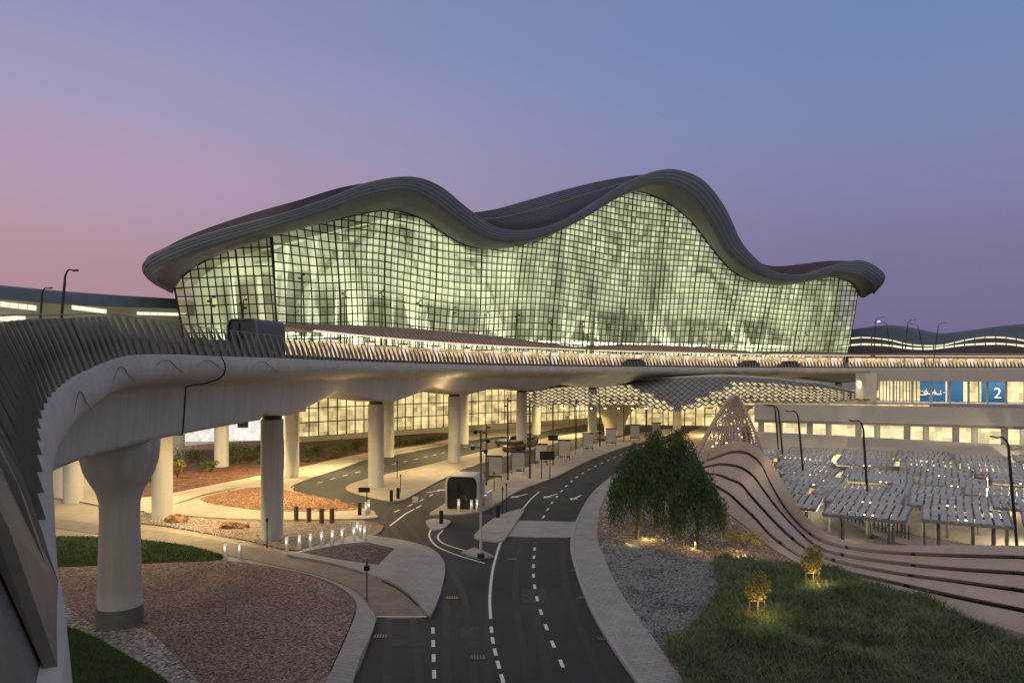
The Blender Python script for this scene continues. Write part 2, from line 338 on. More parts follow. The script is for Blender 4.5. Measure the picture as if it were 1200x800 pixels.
bed('gravel_band', [(60, 700), (110, 735), (170, 740), (235, 805), (290, 860), (200, 860), (150, 780), (60, 730)], .125, M['gravel_pale'], n=4)
bed('right_gravel', [(706, 590), (722, 566), (745, 553), (800, 545), (822, 560), (840, 590), (880, 624), (935, 662), (1040, 700), (1200, 745), (1330, 785), (1330, 870), (860, 870), (798, 797), (764, 748), (728, 697), (708, 655), (700, 625)], .10, M['gravel_tan'], n=4)
bed('blue_gravel_bed', [(702, 632), (730, 636), (790, 650), (835, 665), (845, 690), (820, 730), (785, 765), (764, 748), (728, 697), (708, 655)], .12, M['gravel_blue'], n=4)
# parking forecourt beyond the wall
def bedl(name, pl, m, z=-2.96):
    g = MB(); g.poly(cr(GP(pl, -3), 4, True), z, -3); o = g.build(name, m); o['kind'] = 'structure'
bedl('lot_road', [(905, 600), (930, 570), (960, 590), (1010, 620), (1070, 640), (1200, 655), (1200, 700), (1000, 690), (940, 650)], M['asphalt'])
bedl('lot_paving', [(925, 560), (1000, 556), (1200, 560), (1300, 600), (1200, 640), (1080, 628), (1000, 606), (950, 585)], M['sand_paving'], -2.9)
# markings
def stroke(mb, pts, w, z=.02):
    pts = [Vector(p) for p in pts]
    for a, b in zip(pts, pts[1:]):
        t = (b-a).normalized(); nrm = Vector((-t.y, t.x, 0))*w/2
        mb.quad((a-nrm).xy.to_3d()+Vector((0, 0, z)), (b-nrm).xy.to_3d()+Vector((0, 0, z)), (b+nrm).xy.to_3d()+Vector((0, 0, z)), (a+nrm).xy.to_3d()+Vector((0, 0, z)))
def dashes(mb, pl, w, on, off, z=.02):
    p = resample(cr(GP(pl), 10), .25); per = int(on/.25)+int(off/.25); k = 0
    while k+int(on/.25) < len(p): stroke(mb, p[k:k+int(on/.25)+1], w, z); k += per
g = MB()
dashes(g, [(660, 782), (642, 740), (629, 700), (625, 670), (627, 636)], .14, .9, 1.25)
dashes(g, [(636, 607), (650, 585), (672, 562), (700, 545), (740, 528), (780, 512)], .16, 1, 2)
dashes(g, [(509, 795), (508, 765), (507, 728)], .14, .8, .8)
dashes(g, [(590, 800), (583, 775), (577, 748), (575, 725)], .14, .9, .6)
stroke(g, resample(cr(GP([(575, 725), (574, 700), (577, 670), (583, 646), (588, 632)]), 10), .5), .13)
stroke(g, resample(cr(GP([(608, 602), (622, 585), (632, 576)]), 6), .5), .13)
stroke(g, resample(cr(GP([(506, 618), (503, 628), (512, 640), (535, 650), (568, 660)]), 8), .4), .12)
stroke(g, resample(cr(GP([(519, 621), (513, 629), (520, 637), (545, 645), (560, 649)]), 8), .4), .12)
stroke(g, GP([(457, 616), (475, 602), (494, 592)]), .14)
dashes(g, [(462, 600), (500, 583), (540, 560)], .14, 1, 1.6)
dashes(g, [(372, 566), (420, 553), (500, 535), (600, 512), (700, 500)], .14, 1.2, 1.6)
stroke(g, GP([(441, 722.8), (500, 722.8)]), .10, .035)
def arrow(mb, px, py, a, L=2.6):
    c = G(px, py); t = Vector((math.cos(a), math.sin(a), 0)); n_ = Vector((-t.y, t.x, 0)); z = Vector((0, 0, .02))
    stroke(mb, [c-t*L/2, c+t*L*.15], .18); mb.quad(c+t*L*.15-n_*.42+z, c+t*L*.5+z, c+t*L*.15+n_*.42+z)
for q in ((608, 581, -2.2), (645, 581, -2.1), (675, 583, -2.0), (512, 575, .9), (497, 548, .8)): arrow(g, *q)
struct('road_markings', g, M['white_paint'])
g = MB()
for k in range(9):
    a = G(975+k*7, 600+k*2.2, -3); stroke(g, [a, a+Vector((2.6, -1.2, 0))], .35, -2.945+3*0)
struct('zebra_markings', g, M['worn_paint'])
def track(pl, w, m, z):
    g = MB(); stroke(g, resample(cr(GP(pl), 10), .5), w, z); o = g.build('tyre_track', m); o['kind'] = 'structure'
mat('track', (.028, .028, .030), .68, .5, .8, .2, 90, col2=(.044, .043, .044), detail=10); mat('patch', (.062, .060, .060), .85, .3, 3, .3, 90)
for dx in (-26, 8): track([(610+dx*1.5, 850), (606+dx*1.3, 780), (598+dx, 720), (598+dx*.8, 670), (606+dx*.7, 634)], .32, M['track'], .016)
for dx in (-25, 20): track([(690+dx*1.5, 850), (672+dx*1.3, 780), (654+dx, 720), (645+dx*.8, 670), (644+dx*.7, 634)], .32, M['track'], .016)
for dx in (-14, 14): track([(475+dx*1.5, 850), (472+dx*1.3, 780), (470+dx, 724)], .30, M['track'], .016)
for dx in (-9, 12): track([(540+dx*1.6, 850), (535+dx*1.4, 750), (528+dx, 690), (500+dx, 650), (474+dx, 625), (462+dx, 600), (500+dx*.8, 575), (560+dx*.6, 552)], .3, M['track'], .0165)
for q in ([(612, 690), (640, 690), (643, 706), (612, 706)], [(455, 750), (497, 751), (497, 757), (454, 756)], [(540, 735), (560, 735), (562, 748), (540, 748)]):
    g = MB(); g.poly(GP(q), .0175); o = g.build('asphalt_patch', M['patch']); o['kind'] = 'structure'
for px, py in ((684, 700), (676, 668), (708, 748), (446, 745), (530, 700), (600, 655), (560, 770), (490, 640)):
    p = G(px, py, .02); dr = empty('drain_cover', p, None)
    g = MB(); g.box(p+Vector((0, 0, .003)), (.62, .42, .012), rz=.1); o = g.build('frame', M['dark_metal'], dr)
    for k in range(5): g = MB(); g.box(p+Vector((-.22+k*.11, 0, .012)), (.035, .34, .012), rz=.1); g.build('bar', M['galv'], dr)
    tag(dr, 'iron drain grate in the asphalt '+{684: 'at the right kerb beside the blue gravel', 676: 'at the right kerb just below the crossing', 708: 'nearest along the right kerb', 446: 'below the end of the brick lane', 530: 'between the left peninsula and the solid line', 600: 'just right of the solid line near the slab', 560: 'nearest in the middle lane', 490: 'above the round end of the left pavement'}[px], 'drain', 'drain grates in the road')
# kerb line of the right pavement (darker joint)
g = MB(); p = resample(cr(GP([(722, 556), (698, 576), (680, 604), (670, 636), (676, 670), (692, 712), (716, 755), (750, 804), (775, 845)]), 8), .6)
for a, b in zip(p, p[1:]): g.beam(Vector((a.x, a.y, .075)), Vector((b.x, b.y, .075)), .16, .16)
struct('kerb', g, M['kerb'])
# grass
def blades(name, pl, n, h, w, m, zfun=lambda x, y: 0, label=None, lean=.3, clump=0):
    p = [v.to_2d() for v in cr(GP(pl), 4, True)]
    xs = [q.x for q in p]; ys = [q.y for q in p]; mb = MB()
    def inside(x, y):
        c = False; j = len(p)-1
        for i in range(len(p)):
            if (p[i].y > y) != (p[j].y > y) and x < (p[j].x-p[i].x)*(y-p[i].y)/(p[j].y-p[i].y)+p[i].x: c = not c
            j = i
        return c
    k = 0; v, f = [], []
    while k < n:
        x, y = random.uniform(min(xs), max(xs)), random.uniform(min(ys), max(ys))
        if not inside(x, y): continue
        if clump:
            q = noise.noise(Vector((x*clump, y*clump, 0))); hh = h*(1+.8*q)*random.uniform(.5, 1.3)
        else: hh = h*random.uniform(.6, 1.3)
        z = zfun(x, y); a = random.uniform(0, 6.28); l = lean*hh; ww = w*random.uniform(.6, 1.3); b = random.uniform(0, 6.28)
        dx, dy = math.cos(a)*ww/2, math.sin(a)*ww/2; lx, ly = math.cos(b)*l*random.random(), math.sin(b)*l*random.random(); i = len(v)
        v += [(x-dx, y-dy, z), (x+dx, y+dy, z), (x+lx*.4+dx*.7, y+ly*.4+dy*.7, z+hh*.6), (x+lx*.4-dx*.7, y+ly*.4-dy*.7, z+hh*.6), (x+lx*1.4, y+ly*1.4, z+hh)]
        f += [(i, i+1, i+2, i+3), (i+3, i+2, i+4)]; k += 1
    me = bpy.data.meshes.new(name); me.from_pydata(v, [], f); me.materials.append(m)
    o = bpy.data.objects.new(name, me); COL.objects.link(o); tag(o, label, 'grass', None, 'stuff'); return o
lawn1 = [(-60, 632), (38, 631), (110, 631), (190, 637), (240, 646), (262, 657), (190, 661), (100, 665), (38, 667), (-60, 668)]
lawn2 = [(30, 735), (58, 733), (100, 745), (150, 772), (200, 805), (240, 850), (30, 850)]
bed('lawn_soil', lawn1, .13, M['soil_green'], n=4); bed('lawn_soil', lawn2, .14, M['soil_green'], n=4)
blades('lawn_grass', lawn1, 26000, .10, .03, M['grass_blade'], lambda x, y: .13, 'short mown lawn strip across behind the flared pier', .5)
blades('lawn_grass', lawn2, 16000, .10, .02, M['grass_blade'], lambda x, y: .14, 'short mown lawn at the foot of the ramp edge', .5)
mead = [(838, 660), (870, 662), (940, 668), (985, 678), (1030, 700), (1100, 722), (1180, 762), (1240, 790), (1330, 830), (1330, 880), (830, 880), (800, 800), (780, 768), (805, 748), (835, 720), (842, 690)]
def mz(x, y):
    return .12+.45*max(0, .5+noise.noise(Vector((x*.30, y*.30, 3)))+.4*noise.noise(Vector((x*1.1, y*1.1, 0))))
mp_ = cr(GP(mead), 4, True); g = MB(); xs = [q.x for q in mp_]; ys = [q.y for q in mp_]
def inpoly(p, x, y):
    c = False; j = len(p)-1
    for i in range(len(p)):
        if (p[i].y > y) != (p[j].y > y) and x < (p[j].x-p[i].x)*(y-p[i].y)/(p[j].y-p[i].y)+p[i].x: c = not c
        j = i
    return c
st = .45; x = min(xs)
while x < max(xs):
    y = min(ys)
    while y < max(ys):
        if inpoly(mp_, x+st/2, y+st/2):
            g.quad(*[(a, b, mz(a, b) if all(inpoly(mp_, a+dx, b+dy) for dx in (-.5, .5) for dy in (-.5, .5)) else .07) for a, b in ((x, y), (x+st, y), (x+st, y+st), (x, y+st))])
        y += st
    x += st
struct('meadow_soil', g, M['soil_green'])
blades('tall_grass', mead, 75000, .42, .035, M['grass_orn'], mz, 'shaggy dark ornamental grass mound in the right corner', .9, .5)
# ------------------------------------------------------------------ elevated roadway
EP = [Vector((9.0, -16, H-3.4)), Vector((2.6, -5.5, H-2.4)), Vector((-.6, 0, H-1.95))]
EP += [P(70, 800, 3.2), P(61, 640, 5.0), P(53, 540, 7.6), P(52, 490, 10.2), P(68, 458, 13.5), P(100, 435.5, 18), P(150, 417, 24.5), P(200, 415, 29.5), P(250, 417, 34.5), P(340, 420, 45), P(440, 424, 62), P(540, 427, 80), P(620, 428.5, 95), P(700, 429.5, 109), P(800, 430, 126), P(900, 430.5, 141), P(1000, 431, 152), P(1100, 431, 160), P(1220, 431, 165), P(1400, 431, 168), P(1700, 431, 170)]
edge = resample(cr(EP, 12), .3)
def normal_in(i, pts=edge):
    t = pts[min(i+5, len(pts)-1)]-pts[max(i-5, 0)]; t.z = 0; t.normalize(); return Vector((-t.y, t.x, 0)), t     # left of travel = away from the camera
COLS = [(-16.7, 32.7), (-15.4, 49.3), (-12.4, 70), (-6.7, 89), (1.3, 103), (12.5, 119.5), (29, 135), (48, 149), (68, 160)]
COLS2 = [(-25.5, 56), (-22, 76.7), (-15.3, 95), (-7, 111), (4, 127)]
COLS3 = [(-36, 63), (-39, 66), (-32, 84.6), (-40, 92), (-47, 75)]
# girder: nearest-column distance along the edge decides how low the belly hangs
def cs(i):
    p = edge[i].xy; best = 1e9
    for c in COLS:
        # distance along the tangent
        n_, t = normal_in(i); dv = Vector(c)-p; best = min(best, abs(dv.dot(t.xy))) if dv.length < 22 else best
    return best
rwy = empty('elevated_roadway', (-16.7, 32.7, 0), 'pale concrete departures viaduct curving overhead on round columns', 'viaduct')
rows = []
ii = list(range(0, len(edge), 2))
for i in ii:
    e = edge[i]; n_, t = normal_in(i); d = cs(i)
    low = 1.15*(1-min(1, d/9.5)**1.3)**1 if d < 9.5 else 0
    if e.y < 45: low = 1.15*(1 if e.y > 0 else 1)
    s_ = min(1, max(0, (e.y-36)/30)); uc = 5.0; ws = 0; wv = 0
    for cc in COLS:
        dv = Vector(cc)-e.xy; dd_ = abs(dv.dot(t.xy)); a_ = 1/(1+dd_)**3; du = dv.dot(n_.xy)
        if dv.length < 30: ws += a_; wv += a_*min(9, max(3.5, du))
    if ws: uc = wv/ws-.4
    if e.y < 14: uc = 4.5
    w = max(uc+3.5, 9.5+s_*13.5)
    zb = H-1.9-low if e.y > 20 else e.z-2.6+ (H-1.9-low-(H+.6-2.6))*max(0, e.y)/20
    if e.y <= 20: zb = e.z-2.1-.6*max(0, e.y)/20
    th = 1.0
    r = []
    prof = [(.55, .0), (0, 0), (-.02, -.06), (-.16, -.30), (-.20, -.55), (-.12, -.82), (.15, -1.05), (.7, -1.22), (1.6, -1.36)]
    bs = .12+.88*min(1, max(0, (e.y-3)/14))
    for u, z in prof: r.append(e+n_*(u*bs if u < 0 else u)+Vector((0, 0, z)))
    z0 = e.z-1.36
    for k in range(1, 7):
        q = k/6; sm = q*q*(3-2*q); r.append(Vector((*(e+n_*(1.6+(uc-1.6-1.3)*q)).xy, z0+(zb-z0)*sm)))
    r.append(Vector((*(e+n_*(uc+1.8)).xy, zb)))
    for k in range(1, 5):
        q = k/4; sm = q*q*(3-2*q); r.append(Vector((*(e+n_*(uc+1.8+(w-uc-1.8)*q)).xy, zb+(e.z-1.2-zb)*sm)))
    r.append(e+n_*w+Vector((0, 0, -.1)))
    r.append(e+n_*(w-.4)+Vector((0, 0, -.1)))
    r.append(e+n_*.56+Vector((0, 0, -.1)))
    rows.append(r)
g = MB(); g.grid(rows, closed=True); g.build('girder', M['white_concrete'], rwy, smooth=True)
# dark expansion joint round the girder
k = min(range(len(ii)), key=lambda q: (edge[ii[q]]-P(257, 417, 35.3)).length)
g = MB()
jp = []
for q in range(1, 16):
    kk2 = k
    a = rows[kk2][q]; n_, t = normal_in(ii[k]); jp.append(a-n_*.03+Vector((0, 0, -.02)))
for a, b in zip(jp, jp[1:]): g.beam(a, b, .05, .05)
g.build('expansion_joint', M['black'], rwy)
# faint wave-shaped relief lines on the rounded fascia
for kk in range(5):
    base = min(range(len(edge)), key=lambda q: (edge[q]-P(*[(72, 462, 14), (128, 425, 21), (178, 416, 27), (225, 417, 32), (290, 418, 39)][kk])).length)
    g = MB(); pp = []
    for q in range(13):
        i = min(len(edge)-1, base+int(q*1.1)); n_, t = normal_in(i); f = q/12
        z = -.62+.42*math.sin(f*math.pi*1.15+.25); pp.append(edge[i]-n_*(.205 if z < -.2 else .18)+Vector((0, 0, z)))
    g.tube(pp, [.004+.012*math.sin(math.pi*q/12) for q in range(13)], 5); g.build('relief_line', M['fin'], rwy)
# parapet of upright louvre fins
fin_i = []; s = 0; last = edge[0]; nextd = 0
acc = 0
for i in range(1, len(edge)):
    acc += (edge[i]-edge[i-1]).length
    if acc >= .80: fin_i.append(i); acc = 0
def fin_mesh(mb, e, n_, t, hh=1.25, near=False):
    # plate turned like a louvre: its low front corner stands on the outer ledge, top leans back
    a = (t*.52+n_*.06); b = (t*-.12+n_*.0)
    if near: a = t*(1.05-.16*(near-1))+n_*.05
    p0 = e+b+n_*.02+Vector((0, 0, -.02)); p1 = e+a+n_*.03+Vector((0, 0, .05)); up = n_*.46+Vector((0, 0, hh)); up1 = n_*.46+Vector((0, 0, hh))
    th = n_*.05; q = [p0, p1, p1+up1*.5+n_*-.05-t*.08, p1+up1-t*.20, p0+up+t*.26, p0+up*.5+n_*-.05+t*.08]
    if near: k_ = (near-1)/3; q = [p0, p1, p1+up1*.5+n_*-.05-t*.08*k_, p1+up1-t*(.06+.22*k_), p0+up+t*(.04+.32*k_), p0+up*.5+n_*-.05+t*.1*k_]
    m_ = len(mb.v); mb.v += q+[v+th for v in q]
    N = 6
    mb.f.append(tuple(m_+k for k in range(N))); mb.m.append(0); mb.f.append(tuple(m_+N+k for k in reversed(range(N)))); mb.m.append(0)
    for k in range(N): mb.f.append((m_+(k+1) % N, m_+k, m_+N+k, m_+N+(k+1) % N)); mb.m.append(0)
rest = MB(); cnt = 0; proto = {}
for i in fin_i:
    e = edge[i]; n_, t = normal_in(i)
    if e.y > 1.5 and cnt < 100:
        nr_ = 1 if e.y < 19 else 2 if e.y < 24 else 3 if e.y < 29 else 0
        if nr_ not in proto:
            mb = MB(); fin_mesh(mb, Vector((0, 0, 0)), Vector((0, 1, 0)), Vector((1, 0, 0)), near=nr_)
            me = bpy.data.meshes.new('fin'); me.from_pydata([tuple(v) for v in mb.v], [], mb.f); me.materials.append(M['fin']); proto[nr_] = me
        o = bpy.data.objects.new('parapet_fin', proto[nr_]); COL.objects.link(o); o.parent = rwy
        o.location = e-rwy.location; o.rotation_euler.z = math.atan2(t.y, t.x); cnt += 1
    else: fin_mesh(rest, e, n_, t)
r_ = rest.build('parapet_fins_far', M['fin'], rwy); r_.name = 'parapet_fin_row'; r_['kind'] = 'stuff'
# inner face of the parapet: low kerb wall on the road side, and thin hand wire
g = MB(); rows2 = []
for i in range(0, len(edge), 3):
    e = edge[i]; n_, t = normal_in(i)
    hb = .95 if e.y < 22 else max(.25, .95-(e.y-22)*.06)
    rows2.append([e+n_*.58+Vector((0, 0, -.12)), e+n_*(.50+.3*hb)+Vector((0, 0, hb)), e+n_*(.62+.3*hb)+Vector((0, 0, hb)), e+n_*.80+Vector((0, 0, -.12))])
g.grid(rows2, closed=True); g.build('barrier', M['fin'], rwy, smooth=False)
g = MB(); g.tube([edge[i]+normal_in(i)[0]*.62+Vector((0, 0, 1.32)) for i in range(12, len(edge), 4)], .018, 5); g.build('hand_wire', M['galv'], rwy)
# columns
def column(x, y, r, top, name='column', base=0, bowl=False):
    g = MB()
    if bowl:
        pr = [(.86, .9), (.87, 1.6), (.83, 3), (.79, 4.6), (.80, 5.3), (.92, 5.75), (1.15, 6.15), (1.38, 6.6), (1.52, 7.1), (1.57, 7.6), (1.58, 7.98), (1.50, 8.04)]
        pr = [(r_, z) for r_, z in pr]
        g.tube([(x, y, z) for r_, z in pr], [r_ for r_, z in pr], 40, cap=True)
        o = g.build(name, M['column'], rwy, smooth=True)
        g = MB(); g.tube([(x, y, -.05), (x, y, .9)], [.93, .93], 32); g.build('base_collar', M['fin'], o, smooth=False)
        g = MB(); g.tube([(x, y, 8.2), (x, y, 8.42)], [.9, .9], 24); g.build('bearing', M['fin'], o)
    else:
        g.tube([(x, y, base), (x, y, top-.28)], [r, r], 28)
        o = g.build(name, M['column'], rwy, smooth=False)
        for p in o.data.polygons: p.use_smooth = len(p.vertices) == 4
        g = MB(); g.tube([(x, y, top-.3), (x, y, top+.5)], [r*.86, r*.86], 20); g.build('bearing', M['collar'], o)
    return o
for k, (x, y) in enumerate(COLS): column(x, y, .71, H-3.02, bowl=(k == 0), base=0 if k < 8 else -3)
for x, y in COLS2: column(x, y, .72, H-1.8)
for x, y in COLS3: column(x, y, .75, H-1.3)
# ------------------------------------------------------------------ terminal
df_k = [(190, 109), (222, 108), (318, 104), (400, 112), (480, 121), (600, 136), (700, 150), (800, 164), (900, 174), (1010, 182), (1050, 185)]
def df(px):
    for (a, da), (b, db) in zip(df_k, df_k[1:]):
        if px <= b: return da+(db-da)*max(0, (px-a))/(b-a)
    return df_k[-1][1]
ST = [((200,340),(202,340),(204,340),(200,338)), ((180,332),(190,334),(206,336),(182,322)), ((167,316),(180,322),(212,327),(172,303)), ((176,302),(195,312),(225,316),(195,290)),
 ((210,286),(228,298),(250,301),(230,273)), ((260,270),(270,284),(290,287),(290,252)), ((320,254),(322,268),(330,273),(350,235)), ((380,235),(380,250),(385,260),(400,220)),
 ((430,215),(430,232),(430,250),(445,213)), ((480,208),(475,225),(462,247),(485,211)), ((515,219),(508,240),(495,257),(520,224)), ((545,243),(538,262),(520,274),(545,247)),
 ((578,266),(572,281),(550,289),(575,246)), ((610,271),(606,284),(585,290),(610,237)), ((645,265),(642,275),(620,281),(655,224)), ((685,246),(684,256),(660,261),(695,214)),
 ((725,219),(724,232),(700,235),(732,207)), ((765,202),(762,217),(735,224),(765,204)), ((795,200),(788,220),(760,228),(795,204)), ((825,213),(812,235),(785,240),(825,218)),
 ((850,245),(833,265),(810,260),(850,250)), ((868,283),(850,295),(832,288),(868,288)), ((888,306),(875,315),(857,317),(890,308)), ((910,320),(900,326),(885,330),(912,312)),
 ((940,322),(930,329),(915,333),(942,309)), ((965,315),(960,324),(945,328),(968,306)), ((990,308),(985,318),(970,325),(992,306)), ((1010,306),(1008,322),(988,327),(1011,307)),
 ((1028,314),(1022,332),(1000,334),(1026,316)), ((1037,326),(1025,340),(1005,343),(1034,327)), ((1025,342),(1015,346),(1006,347),(1023,342))]
Fc = [P(f[0], f[1], df(f[0])) for t, l, f, b in ST]
def off(s_, k, m): return P(s_[k][0], s_[k][1], df(s_[2][0])*m)
n = len(ST)
endf = [min(1, min(i, n-1-i)/3) for i in range(n)]
Lc = [P(s_[1][0], s_[1][1], df(s_[2][0])*(1-.075*(.3+.7*endf[i]))) for i, s_ in enumerate(ST)]
Tc = [P(s_[0][0], s_[0][1], df(s_[2][0])*(1-.055*(.3+.7*endf[i]))) for i, s_ in enumerate(ST)]
Bc = [P(s_[3][0], s_[3][1], df(s_[2][0])*(1+.45*(.05+.95*endf[i]))) for i, s_ in enumerate(ST)]
NS = 5
Fs, Ls, Ts, Bs = cr(Fc, NS), cr(Lc, NS), cr(Tc, NS), cr(Bc, NS)
term = empty('terminal_building', (0, 136, 0), 'airport terminal with wave-shaped dark roof and lit glass grid front', 'building')
# rim (front roll) and roof shell
g = MB(); rows = []
for f, l, t in zip(Fs, Ls, Ts):
    bulge = (l-f)*.5+Vector((0, 0, 0)); rows.append([f+Vector((0, 2.5, .2)), f+Vector((0, 0, .15)), f.lerp(l, .35)+Vector((0, -.3, -.5)), f.lerp(l, .7)+Vector((0, -.4, -.5)), l])
g.grid(rows); g.build('soffit', M['soffit_metal'], term, smooth=True)
g = MB(); rows = []
for l, t in zip(Ls, Ts):
    h = (t-l); rows.append([l, l+h*.25+Vector((0, -.7, 0)), l+h*.55+Vector((0, -1.0, 0)), l+h*.85+Vector((0, -.5, 0)), t])
g.grid(rows); g.build('roof_rim', M['roof_metal'], term, smooth=True)
g = MB(); rows = []
for i, (t, b) in enumerate(zip(Ts, Bs)):
    r = []
    for k in range(13):
        q = k/12; p = t.lerp(b, q); r.append(p+Vector((0, 0, -1.8*math.sin(math.pi*q)**1.0*(1 if 10*NS < i < 18*NS else .3))))
    ef = min(1, min(i, len(Ts)-1-i)/(5*NS)); r.append(b+Vector((0, 14, -9))*ef); rows.append(r)
g.grid(rows)
roof = g.build('roof', M['roof_metal'], term, smooth=True)
# standing seams and a walkway line on the roof
g = MB()
for k in range(1, 24):
    for i in range(len(rows)-1):
        q0, q1 = [rw[k//2].lerp(rw[k//2+1], .5*(k % 2)) for rw in (rows[i], rows[i+1])]
        if (q1-q0).length < 14: g.beam(q0+Vector((0, 0, .10)), q1+Vector((0, 0, .10)), .16, .14)
g.build('roof_seam', M['soffit_metal'], roof)
g = MB()
for i in range(11*NS, 18*NS): g.beam(rows[i][8].lerp(rows[i][9], .5)+Vector((0, 0, .3)), rows[i+1][8].lerp(rows[i+1][9], .5)+Vector((0, 0, .3)), .18, .25)
g.build('roof_rail', M['galv'], roof)
# lengthwise seams round the rim
g = MB()
for fr, dy in ((.15, -.45), (.35, -.85), (.55, -1.03), (.78, -.72)):
    for i in range(len(Ls)-1):
        a_, b_ = Ls[i].lerp(Ts[i], fr)+Vector((0, dy, 0)), Ls[i+1].lerp(Ts[i+1], fr)+Vector((0, dy, 0)); g.beam(a_, b_, .05, .06)
g.build('rim_seam', M['soffit_metal'], roof)
# front edge highlight strip
g = MB()
for i in range(len(Ts)-1): g.beam(Ts[i]+Vector((0, .1, .1)), Ts[i+1]+Vector((0, .1, .1)), .25, .12)
g.build('rim_strip', M['galv'], roof)
# facade: ruled between the soffit curve and the base line, leaning outward
def top_at(px):
    best = None
    for a, b in zip(Fs, Fs[1:]):
        pa, pb = 600+a.x*F/a.y, 600+b.x*F/b.y
        if pa <= px <= pb or (pb <= px <= pa): q = (px-pa)/(pb-pa) if pb != pa else 0; return a.lerp(b, q)
    return Fs[0] if px < 400 else Fs[-1]
BASE = H-.2
def face_cols(x0, x1, step):
    cols = []; px = x0
    while px < x1:
        d = df(px); cols.append(px)
        # keep a step of constant real length
        dd = (df(px+2)-df(px-2))/4; dx = d/F+(px-600)/F*dd; L = math.hypot(dx, dd); px += step/L
    cols.append(x1); return cols
def facade(x0, x1, cw, ch, name, gm, wave):
    cols = face_cols(x0, x1, cw); g = MB(); mu = MB(); W_ = []
    zt = max(top_at(c).z for c in cols); nr = int((zt-BASE)/ch)+2
    for ci, c in enumerate(cols):
        t = top_at(c)
        bx = 222+(c-204)*(990-222)/(1006-204)-(13*math.sin(math.pi*(c-319)/686) if wave else 0); b = P(bx, HY, df(bx)*1.015); b.z = BASE
        r = []
        for k in range(nr+1):
            z = min(BASE+k*ch, t.z); q = (z-BASE)/(t.z-BASE); p = b.lerp(t, q); p.z = z
            if wave:
                wv = math.sin(c*.035+z*.05)*1.2*math.sin(math.pi*q); p.y += wv; p.x += wv*.3
                if k < nr and z < t.z-.01: p.z += .45*math.sin(c*.03+1)*math.sin(math.pi*q)
                if p.z > t.z: p.z = t.z
            r.append(p)
        W_.append(r)
    uvs = []
    for i in range(len(W_)-1):
        for k in range(nr):
            q = [W_[i][k], W_[i+1][k], W_[i+1][k+1], W_[i][k+1]]
            if (q[3]-q[0]).length < .02 and (q[2]-q[1]).length < .02: continue
            g.quad(*q); uvs += [(i, k), (i+1, k), (i+1, k+1), (i, k+1)]
    o = g.build(name, gm, term); uvl = o.data.uv_layers.new(name='UVMap')
    cen = lambda a, k: a
    j = 0
    for p in o.data.polygons:
        cx = sum(uvs[p.loop_start+q][0] for q in range(4))/4; cy = sum(uvs[p.loop_start+q][1] for q in range(4))/4
        for q in range(4):
            u, v = uvs[p.loop_start+q]; uvl.data[p.loop_start+q].uv = (cx+(u-cx)*.96+.0, cy+(v-cy)*.96)
    for i, r in enumerate(W_):
        big = i % 8 == 0
        for k in range(nr):
            if (r[k+1]-r[k]).length > .05: mu.beam(r[k]+Vector((0, -.12, 0)), r[k+1]+Vector((0, -.12, 0)), .15 if not big else .24, .14)
    for i in range(len(W_)-1):
        for k in range(nr+1):
            a, b = W_[i][k], W_[i+1][k]
            if k and (a-W_[i][k-1]).length < .05: continue
            mu.beam(a+Vector((0, -.13, 0)), b+Vector((0, -.13, 0)), .14, .16)
    mu.build('mullion_grid', M['mullion'], o)
    if wave:      # inner cable net, a second layer behind the panes
        ne = MB(); inn = [[p+Vector((-.7, 1.3, .55)) for p in r if p.z > BASE-.1] for r in W_]
        for i in range(len(inn)-1):
            for k in range(min(len(inn[i]), len(inn[i+1]))-2):
                if (inn[i][k+1]-inn[i][k]).length > .3:
                    if i % 2 == 0: ne.beam(inn[i][k], inn[i][k+1], .05+.0009*min(95, max(0, inn[i][k].x+40)))
                    ne.beam(inn[i][k], inn[i+1][k], .04+.0007*min(95, max(0, inn[i][k].x+40)))
        ne.build('cable_net', M['mullion'], o)
    return W_
WA = facade(205, 317, 1.25, 1.28, 'side_glass_wall', M['hall_glass_side'], False)
WB = facade(319, 1005, 1.2, 1.15, 'front_glass_wall', M['hall_glass'], True)
# hall inside
def inner(px, depth, z):
    bx = 222+(px-204)*(990-222)/(1006-204); d = df(bx)*1.02; p = P(bx, HY, d)
    a = P(bx-3, HY, df(bx-3)); b = P(bx+3, HY, df(bx+3)); t = (b-a).normalized(); nn = Vector((-t.y, t.x, 0)); p = p+nn*depth; p.z = z; return p
g = MB(); rows = []
for k in range(41):
    px = 207+(1000-207)*k/40; tz = top_at(px).z-.6; e_ = 1-max(0, 1-k/2)-max(0, 1-(40-k)/2); rows.append([inner(px, .6+15.4*e_, BASE), inner(px, .6+15.4*e_, BASE+(tz-BASE)*.5), inner(px, .5+12.5*e_, tz-1), inner(px, -.5, tz)])
g.grid(rows); g.build('hall_wall', M['interior_wall'], term, smooth=True)
g = MB(); g.grid([[inner(215+770*k/40, 1.5, BASE-.1), inner(215+770*k/40, 22, BASE-.1)] for k in range(41)]); g.build('hall_floor', M['paving'], term)
g = MB(); g.grid([[inner(215+770*k/40, 9, BASE+5.2), inner(215+770*k/40, 16.2, BASE+5.2), inner(215+770*k/40, 16.2, BASE+5.8), inner(215+770*k/40, 9, BASE+5.8)] for k in range(41)], closed=True); g.build('mezzanine', M['interior_white'], term)
for k in range(22):
    px = 235+k*34.5; tz = top_at(px).z-1
    g = MB(); a = inner(px, 5.5, BASE); b = inner(px, 3.5, tz); g.tube([a, a.lerp(b, .5), b], [.55, .45, .4], 12); g.build('hall_column', M['interior_white'], term, smooth=True)
